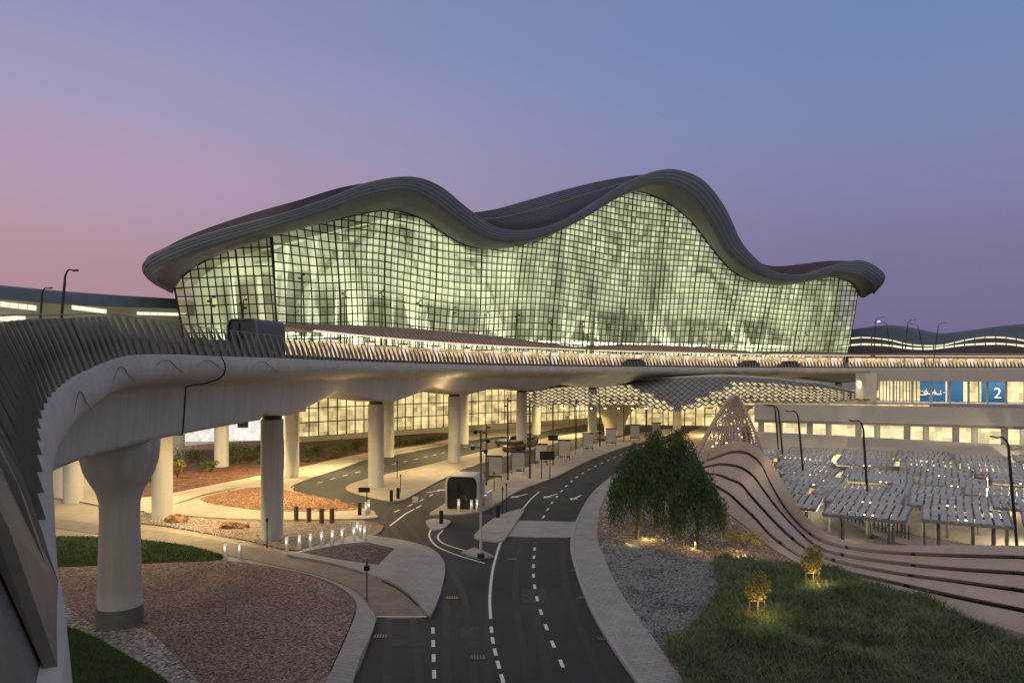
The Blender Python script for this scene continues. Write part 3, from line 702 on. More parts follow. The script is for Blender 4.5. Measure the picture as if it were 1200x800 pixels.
for (a, b, w) in ((345, 450, 2.6), (470, 405, 2.2), (545, 470, 2.4), (690, 790, 3.0), (830, 730, 3.0), (930, 845, 2.4), (640, 560, 2.0), (745, 700, 2.2)):
    za = BASE; zb = top_at(b).z-2; pa, pb = inner(a, 12, za), inner(b, 4, zb); pm = pa.lerp(pb, .5)+Vector((0, 0, 4))
    q = cr([pa, pm, pb], 8); g = MB()
    for u, v in zip(q, q[1:]): g.beam(u, v, w*1.5, 1.0)
    g.build('hall_arch', M['interior_wall'], term)
for k in range(8):
    px = 262+k*95; a = inner(px-35, 4, 0); b = inner(px+35, 4, 0); ang = math.atan2(b.y-a.y, b.x-a.x)
    c = inner(px, 4, BASE+.3)
    area(c, (R(140), 0, ang), (b-a).length, 1.5, 6400 if k else 4200, (1, 1, .78), 150)
# forecourt slab between viaduct and hall, and podium
g = MB(); rows = []
for k in range(41):
    px = 222+(990-222)*k/40; a = inner(px, 2, 0); i = min(range(0, len(edge), 5), key=lambda q: (edge[q].xy-a.xy).length); e = edge[i]; n_, t = normal_in(i)
    w = 20
    b = Vector((*(e+n_*w).xy, 0)) if (e+n_*w).y < a.y else a
    rows.append([Vector((b.x, b.y, H-.4)), Vector((a.x, a.y, H-.4)), Vector((a.x, a.y, H-1.1)), Vector((b.x, b.y, H-1.1))])
g.grid(rows, closed=True); g.build('forecourt_slab', M['column'], term)
# ---- ground floor arrivals front below the viaduct
AF = [(-31, 112), (-16, 126), (0, 141), (14, 154), (24, 163)]
afp = resample(cr([Vector((*p, 0)) for p in AF], 8), 3.1)
gf = MB(); mu = MB(); T_ = H-1.2
for i, (a, b) in enumerate(zip(afp, afp[1:])):
    z0 = .9 if i < 14 else .3
    gf.quad((a.x, a.y, z0), (b.x, b.y, z0), (b.x, b.y, T_), (a.x, a.y, T_))
    for f in (.5, 1.): q = a.lerp(b, f); mu.beam((q.x, q.y-.1, z0), (q.x, q.y-.1, T_), .14, .2)
    for zz in (z0, z0+2.1, z0+4.2, z0+6.3, T_): mu.beam((a.x, a.y-.1, zz), (b.x, b.y-.1, zz), .14, .14)
gg = gf.build('arrivals_glass', M['lit_window'], term); mu.build('mullion_grid', M['mullion'], gg)
g = MB()
for a, b in zip(afp, afp[1:]): g.beam((a.x, a.y, .4), (b.x, b.y, .4), .3, 1.0)
g.build('plinth_wall', M['cream'], term)
# white bright garage front at the left, with ramp parapet
gar = empty('arrivals_garage', (-52, 118, 0), 'white brightly lit garage front between the left viaduct columns', 'garage')
g = MB(); gp = [Vector((-95, 100, 0)), Vector((-75, 108, 0)), Vector((-52, 114, 0)), Vector((-33, 118, 0))]
for a, b in zip(gp, gp[1:]): g.quad((a.x, a.y, 0), (b.x, b.y, 0), (b.x, b.y, H-1.3), (a.x, a.y, H-1.3))
g.build('wall', M['lit_white'], gar, solid=.3)  # wall glows itself, standing in for the white lighting on it
for k in range(14):
    p = gp[0].lerp(gp[3], k/13); j = k/13*3; q = gp[min(2, int(j))].lerp(gp[min(2, int(j))+1], j-min(2, int(j)))
    g = MB(); g.box((q.x, q.y-.35, 6.0), (1.5, .12, 1.3)); g.build('window', M['dark_glass'], gar)
    if k % 2: g = MB(); g.box((q.x+1.2, q.y-.35, 2.6), (1.6, .12, 1.2)); g.build('window', M['dark_glass'], gar)
g = MB(); pr_ = cr([Vector((-88, 88, 4.2)), Vector((-60, 94, 4.6)), Vector((-38, 101, 5.2)), Vector((-30, 107, 5.4))], 6)
for a, b in zip(pr_, pr_[1:]): g.beam(a, b, 6, .7)
g.build('access_ramp', M['column'], gar)
area((-60, 99, H-1.5), (0, 0, R(15)), 40, 4, 4200, COOL, 170)
# ------------------------------------------------------------------ lattice entrance canopy
lc = empty('lattice_canopy', (25, 125, 0), 'low wavy white canopy with backlit diamond lattice in front of the arrivals entrance', 'canopy')
topk = [(610, 456), (660, 450), (700, 448), (740, 446), (800, 443), (860, 442), (900, 444), (950, 449), (1020, 462)]
frk = [(610, 478), (660, 474), (700, 475), (740, 473), (790, 482), (840, 474), (900, 470), (950, 471), (1020, 468)]
def ip(k, x):
    for (a, ya), (b, yb) in zip(k, k[1:]):
        if x <= b: q = (x-a)/(b-a); q = q*q*(3-2*q); return ya+(yb-ya)*max(0, q)
    return k[-1][1]
g = MB(); lt = MB(); fr_ = MB(); rows = []; NX, NY = 50, 6
def lcp(u, v):
    px = 610+u*410; d0 = 128-8*u; d1 = 112-10*u
    y0, y1 = ip(topk, px), ip(frk, px)
    return P(px, y0+(y1-y0)*v, d0+(d1-d0)*v)
for i in range(NX):
    for j in range(NY):
        u0, u1, v0, v1 = i/NX, (i+1)/NX, j/NY, (j+1)/NY; uc, vc = (u0+u1)/2, (v0+v1)/2
        px = 610+uc*410
        solid = (735 < px < 862 and vc < .95-.75*abs((px-798)/64)**1.1) or vc < .17
        q = [lcp(u0, v0), lcp(u1, v0), lcp(u1, v1), lcp(u0, v1)]
        if solid:
            g.quad(*q); up_ = Vector((0, -.05, .08))
            fr_.beam(q[0]+up_, q[2]+up_, .045); fr_.beam(q[1]+up_, q[3]+up_, .045)
        else:
            c = lcp(uc, vc); mids = [lcp(uc, v0), lcp(u1, vc), lcp(uc, v1), lcp(u0, vc)]
            ins = [c.lerp(m_, .90) for m_ in mids]; lt.quad(*ins)
            for a, b in zip(mids, mids[1:]+mids[:1]): fr_.beam(a, b, .13, .13)
            if (i*7+j*3) % 4: lt.quad(q[0].lerp(c, .08), mids[0].lerp(q[0], .2), c.lerp(q[0], .58), mids[3].lerp(q[0], .2))
            if (i*5+j*3) % 4: lt.quad(q[2].lerp(c, .08), mids[2].lerp(q[2], .2), c.lerp(q[2], .58), mids[1].lerp(q[2], .2))
g.build('shell', mat('shell_grey', (.26, .25, .26), .6, .15, .3), lc, solid=.06)
lt.build('lattice_panel', M['lit_lattice'], lc); fr_.build('lattice_frame', M['wood'], lc)  # panels glow on their own in place of light from below
g = MB(); rows = [[lcp(i/40, 0)+Vector((0, 0, .25)), lcp(i/40, 0)+Vector((0, 14, .6)), lcp(i/40, 0)+Vector((0, 14, .2)), lcp(i/40, 0)+Vector((0, 0, -.1))] for i in range(41)]
g.grid(rows, closed=True); g.build('roof_shell', M['column'], lc, smooth=True)
# flared cream column, small downlights along the canopy edge, and entrance wall behind
for px, d, s_ in ((720, 126, 1), (862, 120, .6), (960, 116, .5)):
    b = P(px, HY, d); g = MB(); pr = [(1.6*s_, 0), (1.7*s_, 1.5), (2.2*s_, 3), (3.3*s_, 4.4), (5.0*s_, 5.2)]
    g.tube([(b.x, b.y, z) for r_, z in pr], [r_ for r_, z in pr], 28); g.build('flared_column', M['cream'], lc, smooth=True)
for k in range(13):
    px = 645+k*16; q = P(px, 479, 113-(px-610)*.02); g = MB(); g.tube([q, q+Vector((0, 0, .14))], .14, 8); g.build('downlight', M['lamp_warm'], lc)
ent = empty('entrance_front', (45, 140, 0), 'warm lit entrance front with dark door frames under the lattice canopy', 'entrance')
g = MB(); ew = [Vector((19, 150, 0)), Vector((34, 147, 0)), Vector((52, 142, 0)), Vector((75, 138, 0))]
for a, b in zip(ew, ew[1:]): g.quad((a.x, a.y, 0), (b.x, b.y, 0), (b.x, b.y, 7), (a.x, a.y, 7))
g.build('glass_wall', M['lit_window'], ent)
for k in range(16):
    a = ew[0].lerp(ew[3], k/15); j = k/15*3; q = ew[min(2, int(j))].lerp(ew[min(2, int(j))+1], j-min(2, int(j))); w = 2.1
    g = MB()
    for dx in (-w/2, w/2): g.box((q.x+dx, q.y-.4, 1.7), (.16, .16, 3.4))
    g.box((q.x, q.y-.4, 3.4), (w+.16, .16, .18)); g.box((q.x, q.y-.4, 2.3), (w, .1, .1)); g.build('door_frame', M['mullion'], ent)
g = MB()
for a, b in zip(ew, ew[1:]): g.beam((a.x, a.y-.3, 5.0), (b.x, b.y-.3, 5.0), .3, 1.2)
g.build('lintel', M['cream'], ent)
# ------------------------------------------------------------------ parking building on the right
pk = empty('parking_building', (50, 96, -3), 'pale multi-level car park with lit decks and blue upper lobby', 'building')
def pkp(px, z, dd=0):
    d = 100-12*(px-885)/315+dd; return Vector(((px-600)*d/F, d, z))
def band(px0, px1, z0, z1, dd, name, m, th=.35, parent=pk, z0b=None, z1b=None):
    g = MB(); N = 16; rows = []
    for k in range(N+1):
        q = k/N; px = px0+(px1-px0)*q; za = z0+((z0b if z0b is not None else z0)-z0)*q; zb_ = z1+((z1b if z1b is not None else z1)-z1)*q
        a, b = pkp(px, za, dd), pkp(px, za, dd+th)
        rows.append([a, b, Vector((b.x, b.y, zb_)), Vector((a.x, a.y, zb_))])
    g.grid(rows, closed=True); n_ = len(g.v); g.f.append((0, 1, 2, 3)); g.m.append(0); g.f.append((n_-4, n_-3, n_-2, n_-1)); g.m.append(0)
    return g.build(name, m, parent)
band(884, 1300, 4.25, 6.35, 0, 'upper_parapet', M['panel_concrete'])
band(884, 1300, .5, 2.75, -.6, 'lower_parapet', M['panel_concrete'], z0b=-.6, z1b=1.9)
band(884, 1300, 3.9, 4.3, .4, 'floor_slab', M['column'], th=26); band(884, 1300, .5, .8, .4, 'floor_slab', M['column'], th=26)
band(880, 1320, .8, 3.95, 14, 'lit_back_wall', M['lit_garage'], th=.3)  # this wall and the lower one glow in place of interior lighting
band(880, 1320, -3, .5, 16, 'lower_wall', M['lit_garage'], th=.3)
for k in range(8):
    px = 892+k*57; g = MB(); q = pkp(px, .8, .9); g.tube([(q.x, q.y, -3), (q.x, q.y, 4.0)], .38, 16); g.build('pillar', M['column'], pk)
    q = pkp(px+22, .8, 9); g = MB(); g.tube([(q.x, q.y, -3), (q.x, q.y, 4.0)], .38, 12); g.build('pillar', M['column'], pk)
for k in range(10):
    for dd in (2.5, 6.5):
        px = 900+k*38+dd*2; q = pkp(px, 3.83, dd); g = MB(); g.box(q, (2.6, .18, .07)); g.build('tube_lamp', M['lamp_white'], pk)
# upper lobby
band(1020, 1300, 9.25, 10.75, 8.5, 'lobby_fascia', M['panel_concrete'], th=.5); band(1020, 1300, 9.6, 9.9, 9.1, 'lobby_roof', M['column'], th=14)
g = MB(); q = pkp(1019, 6.3, 8.5); g.box((q.x, q.y+1, 8.2), (1.5, 3, 4.2)); g.build('end_wall', M['cream'], pk)
band(1022, 1300, 6.3, 6.4, 8, 'lobby_floor', M['paving'], th=14)
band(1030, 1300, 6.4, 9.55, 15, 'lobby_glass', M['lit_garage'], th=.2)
for a, b in ((1078, 1108), (1110, 1129), (1150, 1157), (1158, 1178)):
    band(a, b, 6.4, 9.2, 12.5, 'blue_panel', M['blue_panel'], th=.15)
for k in range(9):
    px = 1045+k*20; q = pkp(px, 9.35, 10.5); g = MB(); g.box(q, (1.7, .14, .08), rz=.5 if k % 2 else 0); g.build('tube_lamp', M['lamp_white'], pk)
for k in range(8):
    px = 1047+k*22; q = pkp(px, 0, 9.4); g = MB(); g.tube([(q.x, q.y, 6.4), (q.x, q.y, 9.6)], .14, 10); g.build('lobby_post', M['column'], pk)
for k in range(26):
    px = 1031+k*1.95 if k < 24 else 1135+k*.5
    if k % 2 == 0: q = pkp(px, 7.9, 14.4); g = MB(); g.box(q, (.09, .1, 3.0)); g.build('glazing_bar', M['mullion'], pk)
def text(s_, loc, size, m, parent, rz=0):
    c = bpy.data.curves.new('lettering', 'FONT'); c.body = s_; c.size = size; c.extrude = .02; c.align_x = 'CENTER'; o = bpy.data.objects.new('lettering', c); COL.objects.link(o)
    me = bpy.data.meshes.new_from_object(o); bpy.data.objects.remove(o); o = bpy.data.objects.new('lettering', me); COL.objects.link(o); me.materials.append(m)
    me.transform(Matrix.Translation(Vector(loc)-Vector(parent.location)) @ Matrix.Rotation(rz, 4, 'Z') @ Matrix.Rotation(R(90), 4, 'X')); o.parent = parent; return o
q = pkp(1169, 7.0, 12.4); text('2', q, 2.0, M['white_paint'], pk, R(-14))
# the arabic word on the blue panel, drawn as pen strokes
g = MB(); o0 = pkp(1090, 7.5, 12.35); sc_ = .115
def pen(pts, w=.16):
    q = [Vector((o0.x+x*sc_, o0.y-x*sc_*.25, o0.z+y*sc_)) for x, y in pts]; q = cr(q, 4)
    for a, b in zip(q, q[1:]): g.beam(a, b, .06, w)
pen([(-11, 0), (-10, -1.2), (-7, -1.4), (-4, -1), (-3, 1), (-4, 3), (-6, 2.5), (-6, .8), (-3, 0), (2, -.2), (3, 1.5), (5, 2.2), (6, .5), (4, -.6)])
pen([(6, -.2), (10, -.4), (11, 4.5)]); pen([(11, -.3), (14, -.2), (14, 2)]); pen([(15, 0), (17, .4), (17, 3), (15, 3), (15.2, 1)])
for x, y in ((-10, 3), (-8.4, 3), (-4.5, 5), (4.5, 4.2)): pen([(x, y), (x+.7, y)], .18)
g.build('lettering', M['white_paint'], pk)
area(pkp(1100, 9.2, 10.3), (R(25), 0, R(-14)), 24, .5, 700, NEUT); area(pkp(1050, 3.6, 5), (0, 0, R(-14)), 36, 3, 900, (1, .85, .55))
area(pkp(960, -.1, 6), (R(-40), 0, R(-14)), 20, 2, 1500, (1, .82, .5))
# ------------------------------------------------------------------ solar shade canopies in the parking forecourt
def solar_canopy():
    r = empty('solar_canopy', (0, 0, 0)); w, dp, hgt = 5.2, 4.2, 3.9; sl = -.08
    def z(y): return hgt+y*sl*-1
    g = MB(); nx, ny = 10, 1
    for i in range(nx):
        for j in range(ny):
            x0 = -w/2+i*w/nx+.06; x1 = x0+w/nx*.72; y0 = -dp/2+j*dp/ny+.05; y1 = y0+dp/ny-.12
            g.quad((x0, y0, z(y0)+.06), (x1, y0, z(y0)+.06), (x1, y1, z(y1)+.06), (x0, y1, z(y1)+.06))
            g.quad((x0, y0, z(y0)), (x0, y1, z(y1)), (x1, y1, z(y1)), (x1, y0, z(y0)))
    g.build('solar_panel', M['solar'], r)
    g = MB()
    for x in (-w/2, w/2): g.beam((x, -dp/2, z(-dp/2)), (x, dp/2, z(dp/2)), .1, .16)
    for y in (-dp/2, 0, dp/2): g.beam((-w/2, y, z(y)-.08), (w/2, y, z(y)-.08), .1, .16)
    for i in range(1, 3): x = -w/2+i*w/3; g.beam((x, -dp/2, z(-dp/2)+.0), (x, dp/2, z(dp/2)+.0), .05, .07)
    g.build('roof_frame', M['galv'], r)
    for x in (-w/3.2, w/3.2): g = MB(); g.tube([(x, 0, 0), (x, 0, hgt-.15)], .13, 10); g.beam((x, -1.4, z(-1.4)-.15), (x, 0, 2.9), .08); g.build('post', M['galv'], r)
    g = MB(); g.box((0, .8, hgt-.45), (.9, .10, .05)); g.build('tube_lamp', M['lamp_warm'], r)
    return r
first = solar_canopy(); CH[first.name] = kids(first); used = False; sc_list = []
words = ['first', 'second', 'third', 'fourth', 'fifth', 'sixth', 'seventh', 'eighth']
for row, (d, x0, nn, dx) in enumerate(((54, 25, 3, 6.0), (59.5, 20.5, 5, 6.0), (65, 22.3, 5, 6.0), (70.5, 20.5, 7, 6.1), (76, 23, 7, 6.1), (81.5, 24, 7, 6.2), (87, 27, 7, 6.2), (92, 29, 7, 6.2))):
    for k in range(nn):
        x = x0+k*dx+(row % 2)*.6; dd = d-k*.6
        if row == 0: dd = d-k*1.5; 
        if (x-3.3)/dd < .36 and row < 1: continue
        sc_list.append((row, k, x, dd))
for q, (row, k, x, dd) in enumerate(sc_list):
    rn = ['nearest row to the ribbon wall', 'second row back from the ribbon wall', 'third row back from the ribbon wall', 'fourth row back from the ribbon wall', 'fifth row back from the ribbon wall', 'sixth row back from the ribbon wall', 'second farthest row', 'farthest row'][row]
    lab = f'{words[k]} solar shade canopy from the left in the {rn}'
    o = first if not used else copy_tree(first)
    used = True; o.location = (x, dd, -3+random.uniform(-.25, .25)); o.rotation_euler.z = R(-30+random.uniform(-3, 3)); tag(o, lab, 'solar canopy', 'solar shade canopies over the parking forecourt')
# low lamps beneath the canopies
for x, y in ((27, 62), (40, 60), (30, 76), (46, 74), (36, 86), (56, 84)): point((x, y, -.8), 800, (1, .80, .48), .2)
# ------------------------------------------------------------------ ribbon wall
RB = [
 [(1300,641),(1300,660),(1300,684),(1300,707),(1300,738),(1300,776)], [(1260,640),(1260,657),(1260,678),(1260,699),(1260,727),(1260,760)], [(1200,639),(1200,653),(1200,672),(1200,692),(1200,715),(1200,743)],
 [(1120,638),(1120,651),(1120,667),(1120,681),(1115,698),(1115,721)], [(1050,638),(1050,648),(1050,660),(1045,671),(1040,681),(1038,697)], [(1000,635),(1000,643),(995,652),(985,659),(975,667),(962,672)],
 [(965,621),(967,635),(960,642),(948,645),(937,651),(930,658)], [(942,602),(943,621),(934,620),(921,624),(905,629),(901,640)], [(925,577),(922,598),(911,595),(899,602),(885,607),(878,621)],
 [(910,551),(905,570),(895,574),(880,581),(868,591),(862,608)], [(895,530),(892,544),(882,557),(868,567),(856,580),(848,597)], [(878,519),(876,531),(866,547),(854,561),(844,572),(836,584)],
 [(860,517),(858,530),(845,544),(840,556),(832,566),(826,573)], [(840,525),(840,536),(828,547),(822,555),(818,561),(815,566)], [(816,542),(816,545),(812,549),(811,553),(809,556),(808,558)]]
wl_ = empty('ribbon_wall', (31, 40, 0), 'sweeping sand-coloured wall of five stacked ribbons with dark gaps', 'wall')
crv = []
for c in range(6):
    pts = []
    for st_ in RB:
        d5 = H*F/(st_[5][1]-HY); lean = min(3.2, (d5-28)*.12+1.2) if st_[5][0] > 830 else .8
        q = 1-c/5; pts.append(P(st_[c][0], st_[c][1], d5+lean*q))
    crv.append(cr(pts, 6))
N = len(crv[0])
NRM = []
for i in range(N):
    t = (crv[3][min(N-1, i+2)]-crv[3][max(0, i-2)]).normalized(); dv = (crv[5][i]-crv[0][i]).normalized(); q = t.cross(dv).normalized(); v_ = Vector((0, 0, H))-crv[3][i]
    if q.dot(v_) < 0: q = -q
    NRM.append(q)
for c in range(5):
    g = MB(); gap = .055
    ga = MB(); rows = []
    for i in range(N):
        a, b = crv[c][i], crv[c+1][i]; hgt = (a-b).length; g0 = min(.12, hgt*.10) if c else 0; g1 = min(.12, hgt*.10) if c < 4 else 0
        dirv = (b-a).normalized(); nn = NRM[i]
        aa = a+dirv*g0; bb = b-dirv*g1; bul = nn*(.10*math.sin(i*.09+c))
        rows.append([aa-nn*.28, aa-nn*.02, aa.lerp(bb, .5)+nn*.07, bb+nn*.11, bb-nn*.22])
    g.grid(rows, closed=True); g.build('ribbon', M['wall_ribbon'], wl_, smooth=False)
g = MB(); rows = [[crv[c][i]-NRM[i]*.42+(Vector((0, 0, -.12)) if c == 0 else Vector((0, 0, 0))) for c in range(6)] for i in range(N)]
g.grid(rows); g.build('backing', M['collar'], wl_)
for c in range(1, 5):
    for i in range(4, N-18, 9):
        q = crv[c][i]; g = MB(); g.box(q+Vector((0, .14, 0)), (.05, .2, .24), rz=.4); g.build('spacer', M['black'], wl_)
# perforated fin rising behind the ribbon wall
pf = empty('perforated_fin', (22, 66, 0), 'tall pointed perforated sail fin rising at the end of the ribbon wall', 'fin')
Lk = [(810, 550), (818, 530), (830, 506), (843, 485), (853, 470), (862, 462)]
Rk = [(900, 545), (891, 522), (884, 504), (877, 488), (870, 473), (864, 462.5)]
L_ = cr([P(x, y, 76) for x, y in Lk], 5); R__ = cr([P(x, y, 70) for x, y in Rk], 5); NN = len(L_)
def fp(i, u):
    a, b = L_[i], R__[i]; return a.lerp(b, u)+Vector((0, 1.6*math.sin(math.pi*u), -.6*math.sin(math.pi*u)))
g = MB()
for i in range(NN-1):
    K = 15
    for k in range(K):
        q = [fp(i, k/K), fp(i, (k+1)/K), fp(i+1, (k+1)/K), fp(i+1, k/K)]
        mid = sum(q, Vector((0, 0, 0)))/4; f_ = .66 if (i+k) % 2 else .84; ins = [mid+(p-mid)*f_ for p in q]
        if random.random() < .05: g.quad(*q); continue
        for j in range(4): g.quad(q[j], q[(j+1) % 4], ins[(j+1) % 4], ins[j])
g.build('lattice', M['wall_ribbon'], pf, solid=.12)
g = MB(); g.tube(L_, [.22]*(NN-1)+[.08], 8); g.build('edge_tube', M['wall_ribbon'], pf)
g = MB(); g.tube(R__, [.12]*(NN-1)+[.08], 8); g.build('edge_tube', M['wall_ribbon'], pf)
for k in range(9):
    u = .1+k*.09; g = MB(); a = fp(2+k % 3, u)+Vector((0, .5, 0)); b = fp(15-abs(k-5), u)+Vector((0, .4, 0)); g.tube([Vector((b.x, b.y, 2.0)), b], .06, 6); g.build('strut', M['white_metal'], pf)
for k in range(22):
    i = random.randint(3, NN-8); q = fp(i, random.uniform(.2, .8))+Vector((0, -.15, 0)); g = MB(); g.box(q, (.07, .07, .06)); g.build('spotlight', M['lamp_warm'], pf)
point(fp(10, .5)+Vector((0, 3, 0)), 160, (1, .85, .6)); 
for q in ((862, 528), (879, 532), (899, 526)): 
    w_ = P(q[0], q[1], 61); point(w_+Vector((0, -.5, .3)), 25, WARM, .06)
# ------------------------------------------------------------------ far piers
pier = empty('left_pier_building', (-60, 140, 0), 'long low concourse wing with curved roof and lit strip windows at left', 'building'); pier.name = 'concourse_wing'
def ribbonw(pl0, pl1, d0, d1, name, m, parent, off_=0, n=8):
    g = MB(); a = cr([P(x, y, d0+(d1-d0)*(k/(len(pl0)-1))-off_) for k, (x, y) in enumerate(pl0)], n); b = cr([P(x, y, d0+(d1-d0)*(k/(len(pl1)-1))-off_) for k, (x, y) in enumerate(pl1)], n)
    g.grid([[p, q] for p, q in zip(a, b)]); return g.build(name, m, parent, smooth=True, solid=.3)
mat('pier_wall', (.30, .29, .22), .8, .1, .1)
g = MB(); rT = cr([P(x, y, d) for x, y, d in ((-80, 326, 105), (0, 334, 112), (100, 343, 122), (222, 351, 134))], 8)
rE = cr([P(x, y, d) for x, y, d in ((-80, 350, 100), (0, 351, 107), (100, 358, 117), (222, 362, 130))], 8)
rW = cr([P(x, y, d) for x, y, d in ((-80, 398, 101), (0, 398, 108), (100, 400, 118), (222, 402, 131))], 8)
g.grid([[t+Vector((0, 16, -2)), t, t.lerp(e, .4)+Vector((0, -.8, .5)), e] for t, e in zip(rT, rE)]); g.build('roof', M['roof_metal'], pier, smooth=True)
g = MB(); g.grid([[e, e.lerp(w, .1)+Vector((0, .5, 0)), w] for e, w in zip(rE, rW)]); g.build('wall', M['pier_wall'], pier)
for (x0, y0, x1, y1, h_, d0, d1, k) in ((-20, 354, 43, 361, 6, 106, 111, 6), (84, 360, 125, 365, 5, 115, 119.5, 5), (160, 367, 218, 368.5, 3.5, 123, 129, 7), (-30, 371, 30, 374, 7, 105, 110.5, 7)):
    for j in range(k):
        a, b = (j+.04)/k, (j+.96)/k
        f_ = lambda q, dy: P(x0+(x1-x0)*q, y0+(y1-y0)*q+dy, d0+(d1-d0)*q-.9)
        g = MB(); g.quad(f_(a, h_*.5), f_(b, h_*.5), f_(b, -h_*.5), f_(a, -h_*.5)); g.build('window', M['lit_strip'], pier, solid=.1)
for v in ((-70, 118), (-95, 108)): area((v[0]+8, v[1]-8, H+.5), (R(120), 0, R(20)), 14, 1, 160, (1, .95, .55))
fw = empty('far_concourse', (150, 250, 0), 'distant concourse with hump-backed dark roofs and two wavy bands of lit windows', 'building')
D = 250
rt = [(985, 388), (1010, 384), (1040, 381), (1065, 383), (1100, 390), (1126, 388), (1150, 385), (1180, 381), (1220, 380), (1280, 388)]
u1 = [(985, 399), (1004, 395.5), (1024, 396), (1044, 398.5), (1062, 403), (1082, 405), (1104, 404.5), (1124, 400), (1146, 396), (1166, 395), (1186, 396.5), (1206, 400), (1240, 404)]
u2 = [(985, 406), (1004, 403.5), (1024, 403.5), (1044, 405), (1066, 408), (1090, 408.5), (1110, 406.5), (1130, 404), (1150, 403), (1170, 402.5), (1190, 404), (1210, 406.5), (1240, 409)]
g = MB(); a = cr([P(x, y, D+12) for x, y in rt], 6); nn_ = len(a)
b = resample(cr([P(x, y-1.6, D) for x, y in u1], 6), 1.0); b = [b[int(k*(len(b)-1)/(nn_-1))] for k in range(nn_)]
g.grid([[p+Vector((0, 20, -3)), p, p.lerp(q, .5)+Vector((0, -2, 1)), q] for p, q in zip(a, b)]); g.build('roof', M['roof_metal'], fw, smooth=True)
g = MB(); g.grid([[P(x, y-1.4, D+.5), P(x, 425, D+1)] for x, y in u1]); g.build('wall', M['soffit_metal'], fw)
for ul, hh in ((u1, 1.5), (u2, 2.4)):
    c_ = resample(cr([P(x, y, D-.6) for x, y in ul], 6), 3.3)
    for p, q in zip(c_, c_[1:]):
        g = MB(); h2 = hh*D/F/2*random.uniform(.75, 1); p2, q2 = p.lerp(q, .05), p.lerp(q, .92)
        g.quad(p2-Vector((0, 0, h2)), q2-Vector((0, 0, h2)), q2+Vector((0, 0, h2)), p2+Vector((0, 0, h2))); g.build('window', M['lit_strip'], fw, solid=.1)
# ------------------------------------------------------------------ drop-off canopies on the viaduct
def edge_at(px):
    def f_(i):
        v = edge[i]+normal_in(i)[0]*8
        return abs(600+v.x*F/v.y-px) if v.y > 30 else 1e9
    return min(range(len(edge)-3), key=f_)
def offp(i, w, z): e = edge[i]; n_, t = normal_in(i); v = e+n_*w; return Vector((v.x, v.y, e.z+z))
can = [(330, 672, 'drop-off canopy with tan ribbed roof nearest the gate booth on the viaduct', 1.1), (684, 880, 'low tan ribbed drop-off canopy at the middle of the hall front', .8), (888, 1010, 'flat tan drop-off canopy in front of the right end of the hall', .35), (1014, 1290, 'flat tan drop-off canopy at the far right of the viaduct', .35)]
for (a, b, lab, hump) in can:
    ia, ib = edge_at(a), edge_at(b); c0 = offp((ia+ib)//2, 8, 0)
    r = empty('drop_off_canopy', c0, lab, 'canopy', 'drop-off canopies along the viaduct kerb')
    g = MB(); rows = []; rb_ = MB(); idx = list(range(ia, ib, 3)); ps = MB()
    for k, i in enumerate(idx):
        q = k/(len(idx)-1); hz = 2.75+hump*math.sin(math.pi*q)**.8
        ro = [offp(i, 5.2, 2.55), offp(i, 6.0, 2.55+(hz-2.55)*.6), offp(i, 7.4, hz+.15), offp(i, 9.0, hz+.25), offp(i, 11, hz), offp(i, 12, hz-.3)]; rows.append(ro)
        if k % 1 == 0:
            for u, v in zip(ro, ro[1:]): rb_.beam(u+Vector((0, 0, .06)), v+Vector((0, 0, .06)), .12, .1)
    g.grid(rows); g.build('roof', M['canopy_tan'], r, smooth=True, solid=.08)
    rb_.build('rib', M['fin'], r)
    g = MB()
    for u, v in zip(rows, rows[1:]): g.beam(u[0], v[0], .14, .16)
    g.build('eaves_light', M['lit_board'], r)
    L = 0; last = ia; k = 0
    for i in range(ia+2, ib):
        L += (edge[i]-edge[i-1]).length
        if L > 3.3:
            L = 0; k += 1; gp_ = MB(); gp_.tube([offp(i, 5.6, -.1), offp(i, 5.6, 2.6)], .07, 6); gp_.build('post', M['white_metal'], r)
            if k % 2 and k < 60:
                n_, t = normal_in(i); j = min(ib, i+6); bd = MB(); c = offp(j, 6.4, 1.25); bd.box(c, (1.5, .15, 1.7), rz=math.atan2(t.y, t.x))
                o = bd.build('display_board', M['lit_board'], r)
                bd = MB(); bd.box(c+Vector((0, 0, .92)), (1.6, .2, .14), rz=math.atan2(t.y, t.x)); bd.build('board_cap', M['black'], o)
    # glowing backdrop added behind for the warm brightness below the roof
    g = MB(); g.grid([[offp(i, 12.6, -.1), offp(i, 12.6, 2.2)] for i in idx]); g.build('screen', M['backdrop_glow'], r)
    for f_ in (.25, .75):
        i = idx[int(len(idx)*f_)]; n_, t = normal_in(i)
        area(offp(i, 8.6, 2.5), (0, 0, math.atan2(t.y, t.x)), (rows[-1][0]-rows[0][0]).length*.45, 1.0, 520, (1, .72, .42), 170)
# ------------------------------------------------------------------ downlights under the viaduct
for x, y, z, e in ((-21, 52, 7.2, 900), (-29, 62, 7.5, 1000), (-18, 63, 7.2, 950), (-18.5, 82, 7.6, 1300), (-26, 78, 7.6, 1200), (-9.5, 99, 8, 1300), (-2, 112, 8, 1200), (9, 124, 7.5, 1500), (-36, 74, 7.6, 900), (20, 128, 6, 1500), (33, 124, 5, 1300), (-6, 80, 8.5, 700), (-13, 58, 7.6, 380)):
    area((x, y, min(z, 7.4)), (0, 0, 0), .7, .7, e*1.15, (1, .74, .34), 175); point((x, y, z-.6), e*.40, WARM, .5)
